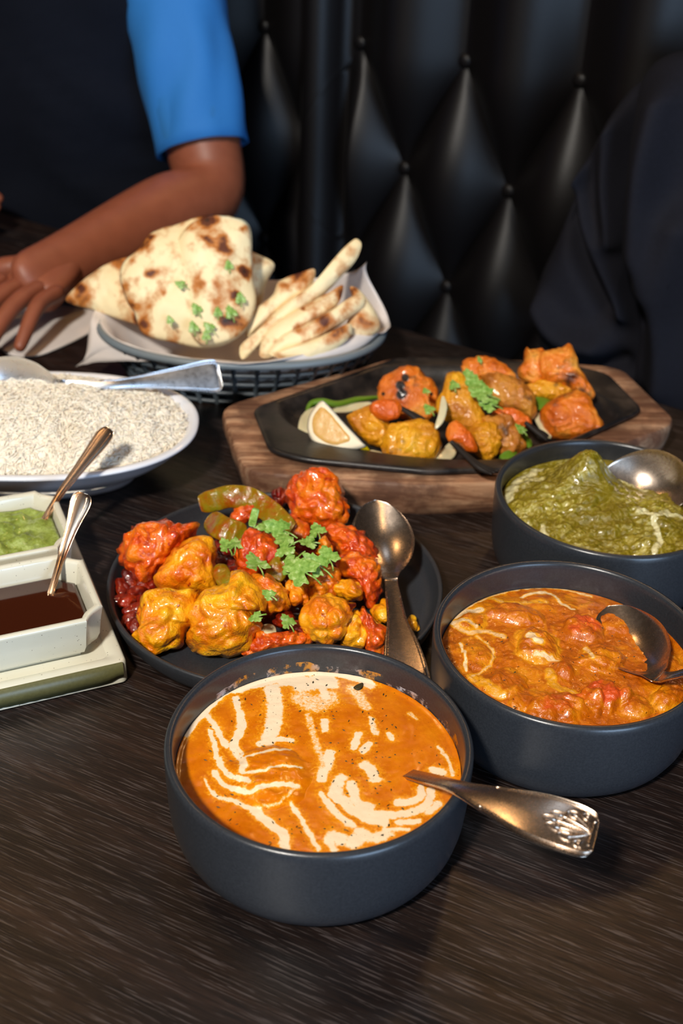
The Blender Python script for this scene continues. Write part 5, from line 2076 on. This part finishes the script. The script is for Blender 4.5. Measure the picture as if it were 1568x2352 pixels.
# ================================================================== the man
DD, NF = EDGE_D, EDGE_N          # his left is along DD, he faces along NF
TCN = np.array([-.352, 1.570, 0.0])


def body_pt(l, fwd, z):
    return TCN + DD * l + NF * fwd + UP * z


MAN = empty('person', body_pt(0, 0, -.30))
tag(MAN, 'person in dark vest and blue short sleeved shirt, forearm resting on the table', 'person')

SKV, SKE, SKR, ROOTS = [], [], [], []


def chain(pts, rad, start=None, root=False):
    idx = []
    if start is not None:
        idx.append(start)
    for p, r_ in zip(pts, rad):
        SKV.append(np.asarray(p, float))
        SKR.append((r_, r_) if np.isscalar(r_) else r_)
        idx.append(len(SKV) - 1)
    for a, b in zip(idx[:-1], idx[1:]):
        SKE.append((a, b))
    if root:
        ROOTS.append(idx[0])
    return idx


sp_ = chain([body_pt(0, 0, -.24), body_pt(0, .01, -.08), body_pt(0, .0, .10), body_pt(0, -.01, .26), body_pt(0, 0, .36), body_pt(0, .015, .44), body_pt(0, .03, .52), body_pt(0, .035, .60), body_pt(0, .03, .66)],
            [(.15, .10), (.145, .10), (.15, .10), (.15, .095), .075, .055, .078, .088, .06], root=True)
SHL = body_pt(.142, -.005, .325)
ELB = np.array([-.162, 1.358, .062])
WRI = np.array([-.290, 1.172, .046])
HF = unit(np.array([-.050, -.130, -.012]))
chain([body_pt(.09, -.005, .34), SHL, SHL * .5 + ELB * .5 + DD * .006, ELB + (SHL - ELB) * .22 + NF * .004, ELB + DD * .004 - NF * .004, ELB + (WRI - ELB) * .20, ELB + (WRI - ELB) * .5, ELB + (WRI - ELB) * .8, WRI, WRI + HF * .035, WRI + HF * .075],
      [.06, .058, .048, .047, .046, .049, .044, .036, .031, (.034, .020), (.038, .016)], start=sp_[3])
SHR = body_pt(-.165, -.005, .325)
ELR = np.array([-.60, 1.52, .075])
WRR = np.array([-.562, 1.365, .060])
chain([body_pt(-.09, -.005, .34), SHR, SHR * .5 + ELR * .5, ELR, ELR * .4 + WRR * .6, WRR], [.06, .058, .046, .043, .034, (.030, .022)], start=sp_[3])


def hand(w, fwd, side, fingers, thumb, curl=.012):
    """palm and five separate fingers; fwd: direction to the fingertips, side: towards the thumb"""
    fwd, side = unit(fwd) * 1.2, unit(side) * 1.2
    k = chain([w - fwd * .012, w + fwd * .025, w + fwd * .062], [(.024, .019), (.036, .015), (.040, .013)], root=True)
    for (s_, l_, r_) in fingers:
        b = w + fwd * .066 + side * s_
        drop = UP * -1
        spread = side * s_ * .30
        chain([b - fwd * .02, b + fwd * .008 + UP * .004, b + fwd * l_ * .42 + spread * .4 + UP * .003, b + fwd * l_ * .74 + spread * .8 - UP * curl * .6, b + fwd * l_ + spread - UP * curl * 1.5],
              [r_ * 1.15, r_ * 1.08, r_, r_ * .92, r_ * .72], root=True)
    tb = w + fwd * .018 + side * .030
    chain([tb - side * .010, tb + fwd * .012 + side * .010, tb + fwd * .036 + side * .022 - UP * .004, tb + fwd * .058 + side * .024 - UP * .010], [.013, .0125, .0112, .008], root=True)


hf = unit(np.array([-.050, -.130, -.012]))
hs = unit(np.cross(UP, hf)) * -1
hand(WRI, hf, hs, [(.026, .066, .0090), (.008, .074, .0094), (-.010, .070, .0090), (-.027, .056, .0080)], None)
hf2 = unit(np.array([.96, -.16, -.04]))
hs2 = unit(np.cross(hf2, UP)) * -1
hand(WRR, hf2, hs2, [(.026, .060, .0088), (.008, .068, .0092), (-.010, .064, .0088), (-.027, .052, .0078)], None)
me = bpy.data.meshes.new('body')
me.from_pydata([(p - WLOC[MAN.name]).tolist() for p in SKV], SKE, [])
bo = bpy.data.objects.new('body', me)
COL.objects.link(bo)
sm = bo.modifiers.new('skin', 'SKIN')
for i, r_ in enumerate(SKR):
    me.skin_vertices[0].data[i].radius = r_
    me.skin_vertices[0].data[i].use_root = i in ROOTS
sm.use_smooth_shade = True
ss_ = bo.modifiers.new('sub', 'SUBSURF')
ss_.levels = ss_.render_levels = 2
dg = bpy.context.evaluated_depsgraph_get()
me2 = bpy.data.meshes.new_from_object(bo.evaluated_get(dg))
me2.name = 'body'
bpy.data.objects.remove(bo, do_unlink=True)
bo = bpy.data.objects.new('body', me2)
COL.objects.link(bo)
bo.parent = MAN
me2.materials.clear()
me2.materials.append(M['skin'])
me2.polygons.foreach_set('use_smooth', [True] * len(me2.polygons))
WLOC[bo.name] = WLOC[MAN.name]


def ring_around(c, ax, bx, a, b, n=64, p=2.4):
    th = np.linspace(0, 2 * np.pi, n, endpoint=False)
    x = a * np.sign(np.cos(th)) * np.abs(np.cos(th)) ** (2 / p)
    y = b * np.sign(np.sin(th)) * np.abs(np.sin(th)) ** (2 / p)
    return c + np.outer(x, ax) + np.outer(y, bx)


rings = []
for z, a, b, fo in [(-.30, .185, .125, 0), (-.22, .19, .132, .005), (-.14, .192, .130, .008), (-.06, .190, .126, .004), (0, .186, .124, .003), (.06, .182, .126, .006), (.12, .180, .129, .006), (.18, .182, .126, .002), (.24, .186, .121, 0), (.29, .188, .112, -.003),
                    (.325, .182, .100, -.006), (.352, .150, .088, -.006), (.372, .105, .078, -.004), (.386, .075, .070, 0)]:
    for _ in (0,):
        rings.append(ring_around(body_pt(0, fo, z), DD, NF, a, b))
dense = catmull(np.array(rings).reshape(len(rings), -1), 60).reshape(60, 64, 3)
vv = dense.reshape(-1, 3)
loc_ = vv - TCN
fold_n = np.abs(pn(np.stack([loc_ @ DD * 5, loc_ @ NF * 5, loc_[:, 2] * 26 + 2.5 * np.abs(loc_ @ DD) * 5], -1), 1.0, 7)) * .018 + pn(vv, 9, 12) * .008
radial = unit_rows((vv - TCN) * np.array([1, 1, 0]))
vv = vv + radial * (fold_n - .009)[:, None]
_, f = loft(list(vv.reshape(60, 64, 3)), True, False)
link_mesh('vest', vv, f, M['navy'], MAN)


def sleeve(sh, el, frac, r0, r1, seed, inner):
    path = catmull(np.array([inner, sh, sh + (el - sh) * frac * .5, sh + (el - sh) * frac]), 30)
    tan = np.gradient(path, axis=0)
    rings = []
    for i in range(30):
        t_ = unit(tan[i])
        a = unit(np.cross(t_, NF))
        b = np.cross(a, t_)
        s_ = i / 29
        r_ = r0 + (r1 - r0) * s_
        if i == 29:
            r_ *= 1.02
        rings.append(ring_around(path[i], a, b, r_, r_ * .92, 48, 2.0))
    # turned hem and the inside of the sleeve
    last = rings[-1]
    rings.append(path[-1] + (last - path[-1]) * .96)
    rings.append(path[-6] + (rings[-7] - path[-6]) * .93)
    v = np.concatenate(rings)
    ax = unit(el - sh)
    al = (v - sh) @ ax
    v = v + unit_rows(v - (sh + np.outer(al, ax))) * (.006 * pn(np.c_[v[:, :2] * 3, v[:, 2] * 1.2], 9, seed) + .006 * np.abs(pn(v, 14, seed + 2)) - .003)[:, None]
    f = grid_faces(len(rings), 48, close_v=True, flip=True)
    link_mesh('shirt_sleeve', v, f, M['blue'], MAN)


sleeve(SHL + UP * .012, ELB, .84, .068, .0560, 3, body_pt(.10, 0, .335))
sleeve(SHR + UP * .012, ELR, .84, .070, .0600, 5, body_pt(-.10, 0, .335))
v, f = tube(catmull(np.array([ring_around(body_pt(0, .004, .392), DD, NF, .072, .066, 24)[k] for k in range(24)]), 48, True), .010, 10, closed=True)
link_mesh('shirt_collar', v, f, M['blue'], MAN)
# legs under the table
for s_ in (-1, 1):
    path = np.array([body_pt(.09 * s_, 0, -.24), body_pt(.10 * s_, .20, -.225), body_pt(.11 * s_, .40, -.235), body_pt(.11 * s_, .43, -.36), body_pt(.11 * s_, .40, -.56), body_pt(.11 * s_, .39, -.70)])
    v, f = tube(catmull(path, 26), np.interp(np.linspace(0, 1, 26), [0, .4, .55, 1], [.085, .072, .066, .05]), 18)
    link_mesh('trouser_leg', v, f, M['navy'], MAN)
    v, f = blob(body_pt(.11 * s_, .44, -.715), (.045, .12, .036), seed=5, lumps=0, core=.95, rough=.01, rot=(0, 0, math.atan2(-NF[0], NF[1])), sub=3)
    link_mesh('shoe', v, f, M['wood_black'], MAN)
# head details
dv, df = ico(3)
hc_ = body_pt(0, .032, .585)
q = dv * np.array([.088, .105, .115])
R_ = np.stack([DD, NF, UP], 1)
v = q @ R_.T + hc_
keep_ = [k for k, t_ in enumerate(dv) if (t_[2] > .15 or t_[1] < -.25) and not (t_[1] > .35 and t_[2] < .55)]
ks = set(keep_)
rm = {k: i for i, k in enumerate(keep_)}
v = (dv[keep_] * np.array([.090, .107, .116])) @ R_.T + hc_
o = link_mesh('hair', v, [tuple(rm[k] for k in q_) for q_ in df if all(k in ks for k in q_)], M['black_hair'], MAN)
for s_ in (-1, 1):
    link_mesh('eye', dv * .011 + body_pt(.031 * s_, .108, .590), df, M['eye_white'], MAN)
    link_mesh('ear', (dv * np.array([.008, .018, .030])) @ R_.T + body_pt(.090 * s_, .02, .580), df, M['skin'], MAN)
link_mesh('nose', (dv * np.array([.013, .020, .024])) @ R_.T + body_pt(0, .125, .562), df, M['skin'], MAN)
link_mesh('mouth', (dv * np.array([.024, .010, .007])) @ R_.T + body_pt(0, .112, .523), df, M['lip'], MAN)

# ================================================================== dark jacket on the booth
JC = BOOTH_C + .055
JP = EDGE_N * JC


def jq(px, py, off=0.0):
    return PP(px, py, EDGE_N * (JC + off), EDGE_N)


JK = empty('jacket', EDGE_N * (JC) + EDGE_D * -.40 + UP * -.30)
tag(JK, 'dark navy jacket bundled against the booth at the right edge', 'jacket')


def cloth(outline, off, folds, seed, name, thick=.035):
    loop = catmull(np.array([jq(x, y, off) for x, y in outline]), 110, True)
    c = loop.mean(0)
    rings = []
    for s_ in np.linspace(1, .001, 60):
        q = c + (loop - c) * s_
        h = thick * (max(0.0, 1 - s_ ** 4)) ** .5
        qq = np.stack([q @ EDGE_D, q[:, 2], 0 * q[:, 0]], -1)
        add = .006 * pn(qq, 9, seed)
        for pl, amp, w_ in folds:
            pl3 = catmull(np.array([[jq(x, y, off) @ EDGE_D, jq(x, y, off)[2]] for x, y in pl]), 20)
            d = seg_dist(qq[:, :2], pl3)
            add = add + 1.5 * amp * np.exp(-(d / w_) ** 2)
        rings.append(q + EDGE_N[None] * (h + add * min(1, (1 - s_) * 6))[:, None])
    back = [loop - EDGE_N * .012, c + (loop - c) * .2 - EDGE_N * .012]
    v, f = loft(back[::-1] + rings, True, True)
    link_mesh(name, v, f, M['jacket'], JK)


cloth([(1490, 160), (1600, 120), (1800, 200), (1900, 600), (1850, 1000), (1600, 1020), (1500, 960), (1470, 880), (1480, 760), (1470, 650), (1465, 500), (1470, 300)], .03,
      [([(1560, 200), (1520, 400), (1500, 560), (1490, 620)], .028, .022), ([(1600, 500), (1540, 700), (1520, 850)], .020, .025), ([(1480, 600), (1510, 760), (1500, 900)], -.02, .015)], 3, 'jacket_body', .045)
cloth([(1475, 190), (1500, 330), (1490, 500), (1475, 640), (1500, 780), (1490, 880), (1440, 930), (1330, 900), (1260, 830), (1238, 720), (1250, 630), (1290, 540), (1345, 400), (1400, 280)], .015,
      [([(1450, 250), (1440, 380), (1455, 520)], .022, .013), ([(1360, 370), (1400, 500), (1440, 600), (1470, 690)], .020, .013), ([(1345, 410), (1360, 560), (1420, 680)], -.015, .012), ([(1260, 680), (1320, 740), (1400, 770)], .016, .016), ([(1300, 820), (1380, 820), (1450, 810)], -.014, .014), ([(1420, 260), (1385, 350), (1365, 380)], .014, .012)], 8, 'jacket_sleeve', .04)
